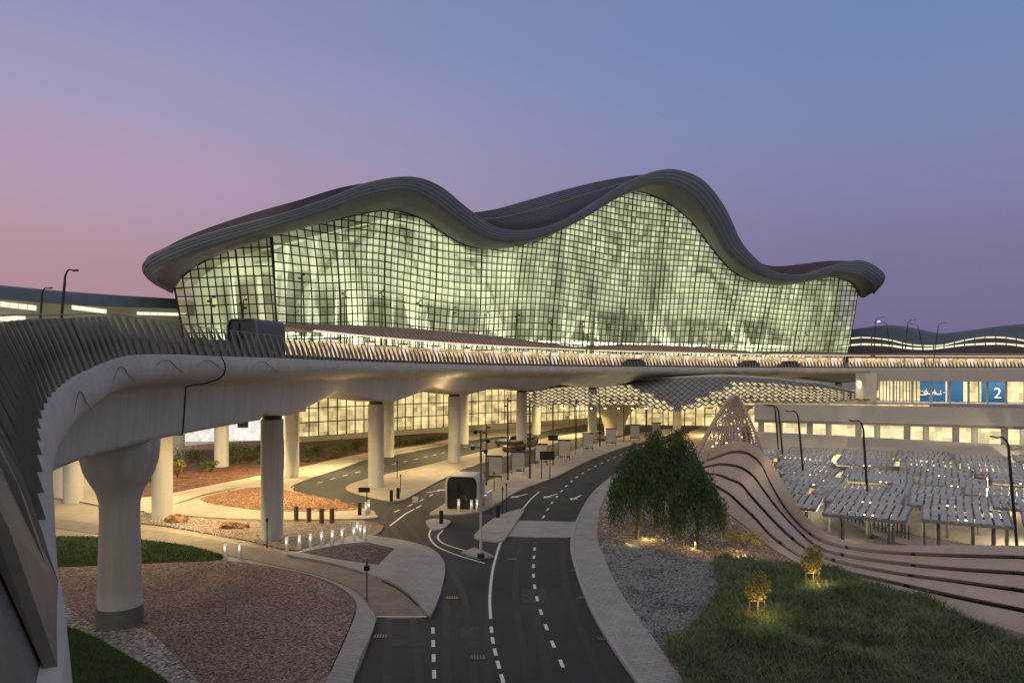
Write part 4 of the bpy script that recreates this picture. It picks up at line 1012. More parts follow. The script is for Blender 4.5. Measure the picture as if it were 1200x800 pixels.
# ------------------------------------------------------------------ street things
ORD = ['first', 'second', 'third', 'fourth', 'fifth', 'sixth', 'seventh', 'eighth', 'ninth', 'tenth', 'eleventh', 'twelfth', 'thirteenth', 'fourteenth', 'fifteenth', 'sixteenth', 'seventeenth', 'eighteenth', 'nineteenth', 'twentieth', 'twenty-first', 'twenty-second', 'twenty-third', 'twenty-fourth']
def bollard(lit=True, h=.95, r=.11, m='booth_light'):
    r0 = empty('bollard', (0, 0, 0)); g = MB(); g.tube([(0, 0, 0), (0, 0, h*.80)], [r, r], 14); g.build('post', M[m], r0, smooth=False)
    if lit: g = MB(); g.tube([(0, 0, h*.80), (0, 0, h*.93)], [r*.82, r*.82], 14); g.build('lamp', M['lamp_bollard'], r0)
    g = MB(); g.tube([(0, 0, h*(.93 if lit else .8)), (0, 0, h)], [r*1.05, r*.95], 14); g.build('cap', M[m], r0)
    return r0
def place(fn, items, cat, group, zb=.13, **k):
    p0 = None
    for (px, py, lab) in items:
        if p0 is None: o = p0 = fn(**k); CH[p0.name] = kids(p0)
        else: o = copy_tree(p0)
        tag(o, lab, cat, group); g_ = G(px, py, zb); o.location = g_
        yield o, g_
lb = [(336, 646, 'leftmost lit bollard of the curved row before the dark gravel triangle'), (351, 643.5, 'second lit bollard from the left in the row before the dark gravel triangle'), (364, 641.5, 'third lit bollard from the left in the row before the dark gravel triangle'), (377, 639, 'fourth lit bollard from the left, middle of the curved row'), (389.5, 637, 'fifth lit bollard from the left in the curved row'), (401, 635.5, 'sixth lit bollard from the left in the curved row'), (415, 633, 'lit bollard at the near left of the tight cluster'), (419, 627, 'lit bollard at the back left of the tight cluster'), (422.5, 630, 'lit bollard in the middle of the tight cluster'), (427.5, 632, 'rightmost lit bollard of the tight cluster'),
 (264, 654, 'lit bollard at the tip of the lawn, the left one of the pair'), (281, 654, 'lit bollard past the tip of the lawn, the right one of the pair'), (429, 603, 'tall lit bollard on the round tip of the sand island'), (432, 600.5, 'lit bollard behind another on the tip of the sand island'),
 (537.5, 599, 'lit bollard before the dark front of the gate booth'), (552.5, 600, 'lit bollard at the right corner of the booth front'), (559, 599, 'lit bollard right of the booth beside the tall pole'), (569, 592, 'nearest lit bollard of the row running up behind the booth'), (572, 588, 'middle lit bollard of the row running up behind the booth'), (575, 586, 'farthest lit bollard of the row running up behind the booth')]
for o, g_ in place(bollard, lb, 'bollard', 'lit bollards'):
    if g_.y < 60: point((g_.x, g_.y-.25, .75), 3, NEUT, .05)
bb = [(347, 609, 'leftmost brown bollard in shade beside the rock bed'), (362, 611, 'second brown bollard from the left beside the rock bed'), (377, 612, 'third brown bollard from the left beside the rock bed'), (389, 612, 'rightmost brown bollard beside the rock bed')]
for o, g_ in place(bollard, bb, 'bollard', 'brown bollards by the rock bed', lit=False, r=.17, h=1.0, m='wood', zb=.1): pass
db = [(421.5, 603, 'short dark bollard on the sand island tip left of the lit ones'), (458.5, 587, 'dark bollard left on the rounded end of the column island'), (466.5, 584, 'dark bollard right on the rounded end of the column island'), (517, 613, 'dark bollard on the tiny island between the lanes'), (583.5, 606, 'dark bollard on the crossing island beside the two sign posts')]
for o, g_ in place(bollard, db, 'bollard', 'dark short bollards', lit=False, r=.14, h=.9, m='black'): pass
# gate booth, built once and copied up to the viaduct
def booth(label):
    r = empty('gate_booth', (0, 0, 0), label, 'booth', 'rounded gate booths')
    pr = [(-1.45, 0), (-1.5, .5), (-1.5, 2.2), (-1.38, 2.55), (-1.1, 2.72), (1.1, 2.72), (1.38, 2.55), (1.5, 2.2), (1.5, .5), (1.45, 0)]
    def sh(s_, y, dz=0): return [(x*s_, y, z*(s_ if dz else 1)+dz) for x, z in pr]
    g = MB(); g.grid([sh(.9, -1.55), sh(1, -1.5), sh(1, 1.6), sh(.95, 1.75)]); g.v; n_ = len(g.v); 
    g.quad(*sh(.95, 1.75)); g.build('shell', M['booth'], r, smooth=False, solid=.06)
    g = MB(); g.quad(*sh(.86, -1.42)[::-1]); g.build('front_glass', M['dark_glass'], r)
    g = MB(); g.box((-.35, -1.46, 1.25), (.05, .06, 2.3)); g.build('glazing_bar', M['black'], r)
    g = MB(); g.box((-.65, -1.5, 1.35), (.5, .12, .5)); g.box((-.2, -1.5, 1.45), (.3, .1, .3)); g.build('screen', M['black'], r)
    g = MB(); g.box((1.50, .1, 1.2), (.05, .9, 2.0)); g.build('door', M['booth_light'], r)
    return r
b = booth('rounded grey gate booth with dark front standing on the traffic island'); CH[b.name] = kids(b); b.location = G(544, 597, .13)+Vector((0, 1.5, 0)); b.rotation_euler.z = R(-8); b.scale = (.86, .86, .92)
g = MB()
b2 = copy_tree(b, label='rounded grey gate booth with dark front up on the viaduct behind the louvre parapet')
i = min(range(len(edge)), key=lambda i: (edge[i]-P(322, 419, 42)).length); n_, t = normal_in(i)
b2.location = P(300, 415, 46) ; b2.location.z = edge[i].z+.05; b2.rotation_euler.z = R(-12); b2.scale = (.66, 1.0, .82)
for ch in kids(b2):
    if ch.name.startswith('shell'): ch.data = ch.data.copy(); ch.data.materials[0] = mat('booth_dark', (.12, .12, .14), .5, .05, 2)
# small island furniture
def cabinet():
    pass
ub = empty('ticket_machine', G(486.5, 600, .13), 'small white ticket box on a thin leg left of the gate booth', 'machine')
g = MB(); g.box(ub.location+Vector((0, 0, .95)), (.4, .25, .4)); g.build('box', M['white_metal'], ub); g = MB(); g.box(ub.location+Vector((0, 0, .38)), (.10, .1, .76)); g.build('leg', M['galv'], ub)
# tall pole with cameras on the stop slab
pl = G(563.5, 653, .13); r = empty('camera_pole', pl, 'tallest grey pole with a cluster of cameras standing on the small concrete slab', 'pole')
g = MB(); g.tube([pl, pl+Vector((0, 0, 4)), pl+Vector((0, 0, 7.3))], [.09, .07, .05], 12); g.build('pole', M['galv'], r, smooth=True)
g = MB(); g.tube([pl, pl+Vector((0, 0, .25))], [.22, .2], 12); g.build('base', M['dark_metal'], r)
for dx, dz, ln in ((-.45, 6.3, .5), (.40, 6.7, .5), (-.30, 7.2, .4), (.28, 6.1, .35)):
    g = MB(); g.beam(pl+Vector((0, 0, dz)), pl+Vector((dx, 0, dz)), .05); g.box(pl+Vector((dx, -.1, dz)), (.22, .4, .2)); g.build('camera', M['black'], r)
# slim poles along the booth island
mast_l = [(570, 568, 497, 'slim brown mast right behind the camera pole'), (595, 562, 466, 'slim mast standing between the booth and the first info board'), (621, 560, 467, 'slim mast beside the second info board'), (648, 545, 470, 'slim brown mast carrying a dark box near the chevron board'), (675, 533, 468, 'slim mast between the third and fourth info board'), (703, 523, 463, 'slim dark brown mast before the flared column'), (731, 517, 465, 'slim dark mast right of the flared column'), (757, 511, 467, 'slim pale mast farthest along the island')]
for k, (px, py, ty, lab) in enumerate(mast_l):
    p = G(px, py, .13); top = H-(ty-HY)*p.y/F
    r = empty('lamp_mast', p, lab, 'mast', 'slim masts along the booth island'); g = MB(); g.tube([p, Vector((p.x, p.y, top))], [.10, .07], 8); g.build('pole', M['wood' if k % 3 == 0 else 'dark_metal'], r)
    for a, dz in ((.2, -.3), (-.2, -.8)): g = MB(); g.box((p.x+a, p.y, top+dz), (.3, .22, .14), rz=a); g.build('floodlight', M['black'], r)
    if k == 3: g = MB(); g.box((p.x, p.y-.1, 3.2), (1.1, .15, .6)); g.build('box', M['black'], r)
# info boards
bl = [(580, 563, .2, 'info board nearest the gate booth'), (607, 556, .16, 'second info board from the gate booth, beside a slim mast'), (634, 545, .1, 'info board behind the dark chevron board'), (661, 539, .1, 'tall info board in the middle of the island'), (689, 529, .1, 'info board with dark right frame before the round column'), (716, 522, 0, 'info board in front of the flared column'), (744, 516, 0, 'second info board from the far end of the island'), (769, 513, 0, 'last info board at the far end of the booth island')]
for px, py, a, lab in bl:
    p = G(px, py, .13); r = empty('info_board', p, 'grey white '+lab, 'board', 'grey white info boards along the island', rz=0)
    g = MB(); g.box(p+Vector((0, 0, 1.35)), (1.35, .12, 1.75), rz=-a); g.build('panel', M['board_white'], r)
    g = MB(); g.box(p+Vector((0, 0, 2.35)), (1.5, .2, .16), rz=-a); g.build('cap', M['black'], r)
    for s_ in (-.66, .66): g = MB(); g.beam(p+Vector((s_*math.cos(a), -s_*math.sin(a)*.3, 0)), p+Vector((s_*math.cos(a), -s_*math.sin(a)*.3, 2.3)), .07); g.build('leg', M['dark_metal'], r)
    g = MB(); g.box(p+Vector((0, -.07, .42)), (1.3, .08, .14), rz=-a); g.build('rail', M['dark_metal'], r)
for px0, px1, py, w_, lab, z0, hh in ((634.5, 644.5, 561, 1.5, 'dark rectangular sign board seen from behind on two thin posts', 1.75, 1.0), (425, 431, 603, 0, '', 0, 0)):
    if not w_: continue
    a, b_ = G(px0, py, .13), G(px1, py, .13); r = empty('back_sign', a, lab, 'sign'); 
    for q in (a, b_): g = MB(); g.tube([q, q+Vector((0, 0, 2.7))], .045, 8); g.build('post', M['dark_metal'], r)
    g = MB(); g.box(a.lerp(b_, .5)+Vector((.15, -.08, 2.3)), (1.45, .05, .85)); g.build('plate', M['dark_metal'], r)
p = G(430, 601, .13); r = empty('small_sign', p, 'small dark sign plate on a post before the island column', 'sign'); g = MB(); g.tube([p, p+Vector((0, 0, 1.75))], .04, 8); g.build('post', M['dark_metal'], r); g = MB(); g.box(p+Vector((-.2, -.05, 1.75)), (.85, .05, .38)); g.build('plate', M['dark_metal'], r)
p = G(430, 704, .10); r = empty('spike_post', p, 'thin dark post with a small signal head beside the curved brick lane', 'post'); g = MB(); g.tube([p, p+Vector((0, 0, 1.55))], .03, 8); g.build('post', M['dark_metal'], r); g = MB(); g.box(p+Vector((0, 0, 1.55)), (.26, .2, .22)); g.tube([p+Vector((0, 0, 1.6)), p+Vector((0, 0, 1.9))], [.05, .02], 6); g.build('head', M['black'], r)
for px, py, hh, lab in ((589, 602, 1.9, 'left thin dark post of the pair on the crossing island'), (593.5, 600, 2.1, 'right thin dark post of the pair on the crossing island with a knob'), (465.5, 561, 1.6, 'thin post on the column island right of the column'), (469.5, 577, 1.5, 'thin post with a small top near the dark bollards'), (579, 576, 1.6, 'thin leaning reflector post behind the booth'), (313, 642, 1.7, 'thin grey wand at the foot of the nearest plain column')):
    p = G(px, py, .13); g = MB(); g.tube([p, p+Vector((0, 0, hh))], .035, 8); g.box(p+Vector((0, 0, hh)), (.12, .12, .22)); o = g.build('thin_post', M['dark_metal'], origin=p); tag(o, lab, 'post')
# low rail posts along the far kerb
def kpost():
    g = MB(); g.beam((0, 0, 0), (0, 0, .9), .09); g.beam((-.45, 0, .86), (.45, 0, .86), .08); g.beam((.42, 0, 0), (.42, 0, .86), .07); o = g.build('kerb_rail', M['booth_light'], origin=(0, 0, 0)); return o
kp = None; line = cr(GP([(590, 566), (610, 558), (640, 548), (680, 533), (720, 521)], .13), 6); q = resample(line, 2.6)
for k, p in enumerate(q):
    if kp is None: o = kp = kpost()
    else: o = kp.copy(); COL.objects.link(o)
    o.location = p; o.rotation_euler.z = R(45); tag(o, ORD[k]+' pale hoop rail counted from the gate booth in the line between the info boards', 'rail', 'hoop rails on the booth island')
# cars
def car(name, m, lab, L=4.5):
    r = empty(name, (0, 0, 0), lab, 'car')
    pr = [(-.5, .35), (-.5, .72), (-.47, .85), (-.30, .93), (-.16, 1.36), (.22, 1.40), (.38, .98), (.49, .82), (.5, .4)]
    g = MB(); rows = []
    for y, s_ in ((-.88, .0), (-.86, 1), (.86, 1), (.88, .0)):
        rows.append([(x*L*(1 if s_ else .985), y*(1 if z < .95 else .82), z*(1 if s_ else .985)) for x, z in pr])
    g.grid(rows, closed=True); n_ = 9; g.f.append(tuple(range(9))); g.m.append(0); g.f.append(tuple(27+k for k in reversed(range(9)))); g.m.append(0)
    g.build('body', m, r, bevel=.04)
    for s_ in (-1, 1): g = MB(); g.box((.03*L, s_*.80, 1.13), (.42*L, .05, .34)); g.build('window', M['dark_glass'], r)
    for x, rr, s_ in ((-.235*L, 24, -1), (.31*L, -36, 1)): g = MB(); g.box((x, 0, 1.15), (.05, 1.35, .42), rot=Matrix.Rotation(R(rr), 3, 'Y')); g.build('windscreen', M['dark_glass'], r)
    for x in (-.31, .31):
        for y in (-.82, .82): g = MB(); g.tube([(x*L, y-.1, .33), (x*L, y+.1, .33)], .33, 16); o = g.build('wheel', M['tyre'], r)
    for y in (-.6, .6):
        g = MB(); g.box((.5*L, y, .70), (.08, .3, .14)); g.build('headlight', M['white_metal'], r); g = MB(); g.box((-.5*L, y, .76), (.08, .28, .14)); g.build('tail_light', M['car_red'], r)
    return r
for (px, py, rz, m, lab) in ((603, 529, 70, 'car_red', 'dark red car at the kerb left of the round column base'), (618, 523, 70, 'car_dark', 'black car parked behind the red one near the round column'), (596, 522, 60, 'car_grey', 'grey car waiting at the hedge side of the red one')):
    c = car('parked_car', M[m], lab); c.location = G(px, py, .02); c.rotation_euler.z = R(rz); c['group'] = 'cars under the viaduct'
for (px, w_, m, lab) in ((218, 7, 'car_red', 'red car on the viaduct behind the louvre parapet, leftmost'), (232, 9, 'car_dark', 'dark car on the viaduct between the red car and the booth'), (250, 7, 'car_grey', 'grey car on the viaduct just left of the booth'), (742, 3.4, 'car_dark', 'black car seen over the parapet before the middle canopy'), (877, 3.4, 'car_dark', 'black car seen over the parapet before the right canopy'), (924, 3.4, 'car_dark', 'rightmost small black car seen over the parapet')):
    i = min(range(len(edge)-3), key=lambda i: abs(600+(edge[i]+normal_in(i)[0]*w_).x*F/max(20, (edge[i]+normal_in(i)[0]*w_).y)-px) if edge[i].y > 28 else 1e9)
    n_, t = normal_in(i); c = car('viaduct_car', M[m], lab); c.location = offp(i, w_, -.08); c.rotation_euler.z = math.atan2(t.y, t.x); c['group'] = 'cars on the viaduct'
# ------------------------------------------------------------------ lamps
def lampcurve(name, base, top, tip, lab, group, m='galv', lit=False, r=.11):
    e = empty(name, base, lab, 'street lamp', group); base, top, tip = map(Vector, (base, top, tip))
    g = MB(); mid = top+(tip-top)*.12+Vector((0, 0, .0)); q = [base, base.lerp(top, .5), base.lerp(top, .93)]; c = cr([base.lerp(top, .86), base.lerp(top, .96), top.lerp(tip, .25)+Vector((0, 0, .12)), tip.lerp(top, .3)], 5)
    pts = [base, base.lerp(top, .45)]+c; g.tube(pts, [r*(1-.6*k/(len(pts)-1)) for k in range(len(pts))], 8); g.build('pole', M[m], e, smooth=True)
    g = MB(); g.beam(tip.lerp(top, .34), tip, .26, .10); o = g.build('lamp_head', M['dark_metal'], e)
    if lit: g = MB(); g.box(tip.lerp(top, .1)-Vector((0, 0, .08)), (.4, .3, .08)); g.build('lamp_glass', M['lamp_white'], o)
    g = MB(); g.tube([base, base+Vector((0, 0, .35))], [r*2, r*1.7], 10); g.build('base_plate', M[m], e); return e
def lp(base, top, tip, lab, group, zb, m='dark_metal', lit=False):
    b_ = G(*base, zb); d = b_.y; lampcurve('street_lamp', b_, P(top[0], top[1], d), P(tip[0], tip[1], d), lab, group, m, lit)
gp1 = 'tall lamps in the parking forecourt'
lp((1020, 631), (1011, 496), (995, 492), 'tall curved street lamp in the middle of the forecourt, before the nearest shade canopies', gp1, -3)
lp((945, 598), (935, 484), (920, 481), 'tall curved street lamp at the forecourt edge behind the ribbon wall', gp1, -3)
lp((915, 559), (908, 476), (894, 474), 'street lamp in front of the left end of the car park, left of two', gp1, -3)
lp((921, 572), (912, 478), (898, 475), 'street lamp in front of the left end of the car park, right of two', gp1, -3)
lp((1193, 655), (1181, 516), (1161, 511), 'tall curved street lamp at the right frame edge', gp1, -3)
gp2 = 'lamps on the viaduct'
def vl(px, d, top, tip, lab, lit=False, lean=0, m='dark_metal'):
    base = P(px, 0, d); base.z = H+.3; lampcurve('street_lamp', base, P(top[0], top[1], d), P(tip[0], tip[1], d), lab, gp2, m, lit, .09)
vl(67, 50, (77, 319), (91, 316.5), 'taller dark street lamp against the pink sky at left'); vl(43, 66, (50, 340), (61, 337), 'shorter dark street lamp left of the taller one')
vl(1024, 172, (1026, 374), (1036, 371), 'leftmost street lamp against the sky right of the hall'); vl(1045, 172, (1039, 379), (1029, 376), 'lit street lamp with a bright star of light right of the hall', True)
vl(1059, 168, (1064, 377), (1074, 374), 'third street lamp right of the hall, leaning right'); vl(1085, 168, (1076, 382), (1066, 379), 'fourth street lamp right of the hall, leaning left'); vl(1093, 165, (1100, 380), (1109, 378), 'rightmost street lamp against the sky')
# tall floodlight masts before the glass front
for k, (px, ty) in enumerate(((247, 348), (284, 351), (353, 322), (403, 340), (447, 340), (491, 352), (532, 360), (570, 366), (606, 369), (645, 375), (682, 377), (712, 379), (745, 381), (777, 383), (810, 384), (842, 385), (873, 386), (905, 387), (945, 388))):
    i = min(range(len(edge)-3), key=lambda i: abs(600+(edge[i]+normal_in(i)[0]*14).x*F/max(20, (edge[i]+normal_in(i)[0]*14).y)-px) if edge[i].y > 30 else 1e9)
    b_ = offp(i, 14, -.1); top = H-(ty-HY)*b_.y/F
    wd = ['leftmost', 'second', 'third', 'fourth', 'fifth', 'sixth', 'seventh', 'eighth', 'ninth', 'tenth', 'eleventh', 'twelfth', 'thirteenth', 'fourteenth', 'fifteenth', 'sixteenth', 'seventeenth', 'eighteenth', 'last'][k]
    r = empty('floodlight_mast', b_, f'{wd} dark floodlight mast from the left before the hall glass', 'mast', 'floodlight masts before the hall glass')
    g = MB(); g.tube([b_, Vector((b_.x, b_.y, top))], [.08, .05], 6); g.build('pole', M['black'], r)
    for a, dz in ((.22, 0), (-.2, -.35), (.2, -.75)): g = MB(); g.box((b_.x+a, b_.y, top+dz), (.26, .2, .16), rz=a); g.build('floodlight', M['black'], r)
# forecourt posts
fpp = None
for k in range(20):
    u = k/19; p = G(925+u*5, 590+u*2, -3) if 0 else G(980+u*85, 606+u*26, -3)
    if fpp is None:
        g = MB(); g.tube([(0, 0, 0), (0, 0, 1.15)], .05, 8); fpp = g.build('slim_post', M['black'], origin=(0, 0, 0)); o = fpp
    else: o = fpp.copy(); COL.objects.link(o)
    o.location = p; tag(o, ORD[k]+' slim black post from the left in the line before the shade canopies', 'post', 'slim posts along the forecourt path')
def signal(px, py, hh, lab, green):
    p = G(px, py, -3); r = empty('pay_sign', p, lab, 'sign'); g = MB(); g.tube([p, p+Vector((0, 0, hh))], .12, 8); g.build('post', M['galv'], r)
    g = MB(); g.box(p+Vector((0, -.1, hh*.6)), (.45, .3, 1.0)); g.build('cabinet', M['black'], r)
    if green: g = MB(); g.box(p+Vector((.9, -.1, hh*.72)), (1.3, .2, .45)); g.build('lit_panel', M['green_sign'], r)
signal(966, 597, 3.3, 'sign post with a glowing green panel beside the shade canopies', True); signal(1016, 627, 3.0, 'dark cabinet on a post beside the middle forecourt lamp', False)
# ------------------------------------------------------------------ trees and shrubs
def leaves(name, clumps, n, size, m, parent, droop=0, thin=.35):
    v, f = [], []
    for _ in range(n):
        c, rr, sq = random.choice(clumps); d = Vector((random.gauss(0, 1), random.gauss(0, 1), random.gauss(0, 1))).normalized()*rr*random.random()**.45; d.z *= sq
        p = Vector(c)+d; s_ = size*random.uniform(.5, 1.4); a = Vector((random.uniform(-1, 1), random.uniform(-1, 1), random.uniform(-.6, .6)-droop)).normalized()*s_; b_ = a.cross(Vector((random.uniform(-1, 1), random.uniform(-1, 1), .3))).normalized()*s_*thin
        i = len(v); v += [p-a*.5, p-a*.1+b_*.5, p+a*.5, p-a*.1-b_*.5]; f.append((i, i+1, i+2, i+3))
    me = bpy.data.meshes.new(name); o_ = Vector(parent.location); me.from_pydata([tuple(q-o_) for q in v], [], f); me.materials.append(m)
    o = bpy.data.objects.new(name, me); COL.objects.link(o); o.parent = parent; return o
def willow(px, py, h, w, lab, seed):
    random.seed(seed); p = G(px, py, .1); r = empty('weeping_tree', p, lab, 'tree', 'dark weeping trees beside the pavement')
    g = MB(); g.tube([p, p+Vector((.1, 0, h*.25)), p+Vector((.05, .1, h*.55)), p+Vector((0, 0, h*.8))], [.13, .11, .08, .03], 8)
    cl = []
    for k in range(9):
        a = random.uniform(0, 6.28); q = p+Vector((math.cos(a)*w*.3, math.sin(a)*w*.3, h*random.uniform(.6, .95))); g.tube([p+Vector((0, 0, h*.35)), p.lerp(q, .6)+Vector((0, 0, .3)), q], [.05, .035, .015], 5)
    g.build('trunk', M['bark'], r, smooth=True)
    # hanging sprays: strings of leaves falling from the outer boughs
    v, f = [], []
    for k in range(400):
        a = random.uniform(0, 6.28); rr = w*.5*random.random()**.55; top = h*(1-.45*(rr/(w*.5))**1.6)*random.uniform(.82, 1.04); L = random.uniform(.25, .55)*h*(.5+.7*rr/(w*.5))
        x, y = p.x+math.cos(a)*rr, p.y+math.sin(a)*rr; sw = random.uniform(.0, .25)
        for j in range(24):
            q = j/24; z = top-L*q**1.2; 
            if z < h*.16: break
            c = Vector((x+math.cos(a)*sw*q+random.gauss(0, .09), y+math.sin(a)*sw*q+random.gauss(0, .09), p.z+z+random.gauss(0, .05))); s_ = random.uniform(.13, .30)
            t = Vector((random.gauss(0, .5), random.gauss(0, .5), -1)).normalized()*s_; b_ = Vector((random.uniform(-1, 1), random.uniform(-1, 1), 0)).normalized()*s_*.3; i = len(v)
            v += [c-t*.5, c+b_*.5, c+t*.5, c-b_*.5]; f.append((i, i+1, i+2, i+3))
    me = bpy.data.meshes.new('crown'); me.from_pydata([tuple(q-p) for q in v], [], f); me.materials.append(M['leaf_dark']); o = bpy.data.objects.new('crown', me); COL.objects.link(o); o.parent = r
willow(746, 632, 6.0, 3.6, 'weeping tree at the left of the dark clump', 3)
willow(768, 617, 6.8, 3.6, 'tall weeping tree in the middle of the dark clump', 5)
willow(795, 613, 6.8, 3.8, 'weeping tree behind the others in the dark clump', 8)
willow(816, 643, 5.1, 3.4, 'lower weeping tree at the right front of the dark clump', 11)
for px, py, e in ((757, 628, 42), (812, 638, 38), (738, 634, 24)): q = G(px, py, .25); point((q.x, q.y-.5, .5), e, (1, .72, .25), .06)
random.seed(21)
def young(px, py, h, w, lab):
    p = G(px, py, .3); r = empty('young_tree', p, lab, 'tree', 'young uplit trees tied to stakes'); g = MB(); g.tube([p, p+Vector((.02, 0, h*.75))], [.03, .018], 6); g.build('trunk', M['bark'], r)
    leaves('crown', [(p+Vector((0, 0, h*.72)), w*.5, 1.15), (p+Vector((.1, 0, h*.82)), w*.38, 1.2), (p+Vector((-.12, 0, h*.62)), w*.4, .9)], 1500, .11, M['leaf_gold'], r, 0, .5)
    for sx_ in (-.32, .32): g = MB(); g.tube([p+Vector((sx_, .1, -.2)), p+Vector((sx_, .1, h*.42))], .022, 6); g.build('stake', M['wood'], r)
    g = MB(); g.beam(p+Vector((-.34, .1, h*.41)), p+Vector((.34, .1, h*.41)), .035); g.build('tie_bar', M['wood'], r)
    point(p+Vector((0, -.75, h*.38)), 34, (1, .66, .28), .06); point(p+Vector((.0, -.2, h*.36)), 14, (1, .66, .28), .04)
young(888, 728, 2.05, 1.1, 'young golden lit tree with stakes standing in the tall grass'); young(953, 693, 2.15, 1.2, 'young lit tree at the foot of the ribbon wall')
def shrub(px, py, h, w, lab, m='leaf_mid', zb=.16, n=380, grp='shrubs in the planting beds', lf=.22):
    p = G(px, py, zb); r = empty('shrub', p, lab, 'shrub', grp)
    g = MB()
    for k in range(5): a = k*1.3; g.tube([p, p+Vector((math.cos(a)*w*.25, math.sin(a)*w*.25, h*.7))], [.03, .012], 5)
    g.build('stem', M['bark'], r)
    cl = [(p+Vector((random.uniform(-w, w)*.3, random.uniform(-w, w)*.3, h*random.uniform(.25, .75))), w*random.uniform(.22, .4), h/w*.8) for _ in range(6)]
    leaves('foliage', cl, n, lf, M[m], r, -.4, .4)
s1 = shrub
shrub(872, 642, 1.3, 2.6, 'low golden lit shrub at the foot of the ribbon wall', 'leaf_gold', .1, 900, 'lit shrubs', .14)
q = G(868, 646, .3); point((q.x, q.y-.6, .5), 110, (1, .66, .25), .06)
for k, (px, py, h, w, m, lab) in enumerate(((215, 552, 3.1, 2.4, 'leaf_dark', 'tall dark leafy shrub right of the second row column at left'), (232, 546, 2.6, 2.2, 'leaf_dark', 'dark shrub in the mulch bed before the white garage'), (208, 560, 2.0, 1.6, 'leaf_gold', 'yellow green upright shrub at the left end of the mulch bed'), (247, 553, 1.5, 1.8, 'leaf_mid', 'low green shrub left of the slim grey column'), (276, 543, 2.8, 2.4, 'leaf_mid', 'tall green shrub just right of the slim grey column'), (290, 541, 2.6, 2.6, 'leaf_mid', 'bushy green shrub left of the nearest plain column'), (303, 538, 2.0, 1.8, 'leaf_dark', 'dark shrub tucked behind the nearest plain column'), (358, 538, 2.0, 2.2, 'leaf_mid', 'green shrub right of the third column'), (372, 535, 1.7, 2.0, 'leaf_dark', 'small dark shrub left of the slender back column'), (390, 535, 2.1, 2.4, 'leaf_mid', 'green shrub right of the slender back column'), (405, 533, 2.2, 2.4, 'leaf_mid', 'bushy shrub between the back column and the glass front'), (420, 530, 1.9, 2.0, 'leaf_dark', 'dark shrub left of the island column'))):
    shrub(px, py, h, w, lab, m, n=520)
pxs = sorted(random.uniform(175, 400) for _ in range(27)); nl = 0
for k, px in enumerate(pxs):
    if nl >= 24: break
    py = 566-(px-175)*.13-random.uniform(0, 14)
    if any(abs(px-c) < 9 for c in (190, 257, 320, 342)): continue
    shrub(px, py, random.uniform(.4, .8), random.uniform(.9, 1.6), 'low ground shrub, '+ORD[nl]+' from the left in the mulch bed', 'leaf_red' if k % 3 else 'leaf_mid', n=140, grp='low shrubs in the mulch bed'); nl += 1
for k in range(22):
    px = 450+k*3.4; py = 525.5-k*.52
    shrub(px, py, .95, 1.2, ORD[k]+' small hedge plant from the left in the row before the arrivals glass', 'leaf_dark' if k % 2 else 'leaf_mid', n=160, grp='hedge plants before the arrivals glass')
# rocks
def rock(px, py, s_, lab):
    bm = bmesh.new(); bmesh.ops.create_icosphere(bm, subdivisions=2, radius=s_)
    for v in bm.verts: v.co *= 1+.35*noise.noise(v.co*2.2/s_+Vector((px, py, 0))); v.co.z *= .55
    me = bpy.data.meshes.new('boulder'); bm.to_mesh(me); bm.free(); me.materials.append(M['gravel_rock']); o = bpy.data.objects.new('boulder', me); COL.objects.link(o); o.location = G(px, py, .15); tag(o, lab, 'boulder')
rock(270, 617, .7, 'brown boulder on the gravel verge left of the nearest plain column'); rock(285, 617, .4, 'smaller boulder just right of the big brown one'); rock(207, 609, .8, 'reddish boulder pile at the base of the left round column'); rock(246, 549, .6, 'pale boulder in the mulch bed')

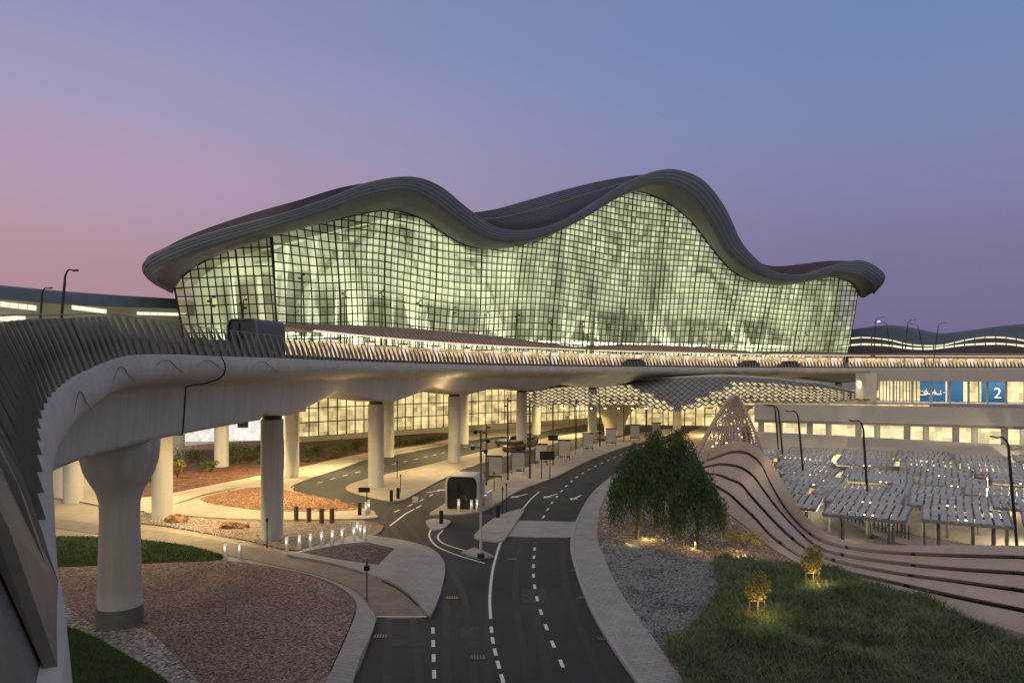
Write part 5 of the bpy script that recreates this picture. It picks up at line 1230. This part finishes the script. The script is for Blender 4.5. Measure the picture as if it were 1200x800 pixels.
# ------------------------------------------------------------------ loose stones on the gravel beds
def stones(name, pl, n, s0, s1, m, z, lab):
    p = [v.to_2d() for v in cr(GP(pl), 4, True)]; xs = [q.x for q in p]; ys = [q.y for q in p]; v, f = [], []; k = 0
    while k < n:
        x, y = random.uniform(min(xs), max(xs)), random.uniform(min(ys), max(ys))
        if not inpoly(p, x, y): continue
        if noise.noise(Vector((x*.5, y*.5, 9))) < random.uniform(-.5, .35): k += .3; continue
        r = random.uniform(s0, s1)*(2 if random.random() < .04 else 1); i = len(v); a0 = random.random()*6
        for j in range(5): a = a0+j*1.257; q = r*random.uniform(.7, 1.1); v.append((x+math.cos(a)*q, y+math.sin(a)*q, z-.01))
        for j in range(4): a = a0+.6+j*1.57; q = r*random.uniform(.4, .65); v.append((x+math.cos(a)*q, y+math.sin(a)*q, z+r*random.uniform(.5, .9)))
        f += [(i+5, i+6, i+7, i+8)]+[(i, i+1, i+5), (i+1, i+2, i+6, i+5), (i+2, i+3, i+7, i+6), (i+3, i+4, i+8, i+7), (i+4, i, i+5, i+8)]; k += 1
    me = bpy.data.meshes.new(name); me.from_pydata(v, [], f); me.materials.append(m); o = bpy.data.objects.new(name, me); COL.objects.link(o); tag(o, lab, 'gravel', None, 'stuff')
mat('stone_brown', (.34, .25, .21), .9, .5, 5); mat('stone_blue', (.24, .24, .27), .85, .5, 5); mat('stone_pale', (.46, .42, .39), .9, .4, 5); mat('stone_rust', (.34, .20, .12), .9, .5, 4)
stones('loose_stones', [(50, 668), (150, 664), (262, 661), (370, 682), (412, 714), (386, 790), (340, 800), (60, 720)], 5200, .025, .06, M['stone_brown'], .10, 'loose brown stones in the big round bed left of the road')
stones('loose_stones', [(706, 636), (790, 652), (838, 668), (842, 690), (785, 762), (730, 697)], 5200, .03, .085, M['stone_blue'], .12, 'loose blue grey stones between the pavement and the tall grass')
stones('loose_stones', [(708, 592), (724, 568), (800, 560), (880, 626), (935, 664), (1200, 748), (1100, 722), (840, 660), (706, 628)], 5200, .03, .07, M['stone_pale'], .10, 'loose tan stones around the weeping trees and along the ribbon wall')
stones('loose_stones', [(238, 587), (306, 573), (398, 590), (412, 599), (290, 598)], 2600, .06, .14, M['stone_rust'], .15, 'rusty red stones in the lens shaped rock bed under the viaduct')
stones('loose_stones', [(160, 602), (300, 614), (436, 615), (408, 629), (350, 645), (200, 618)], 2600, .03, .08, M['stone_pale'], .09, 'loose tan stones on the verge at the foot of the plain column')
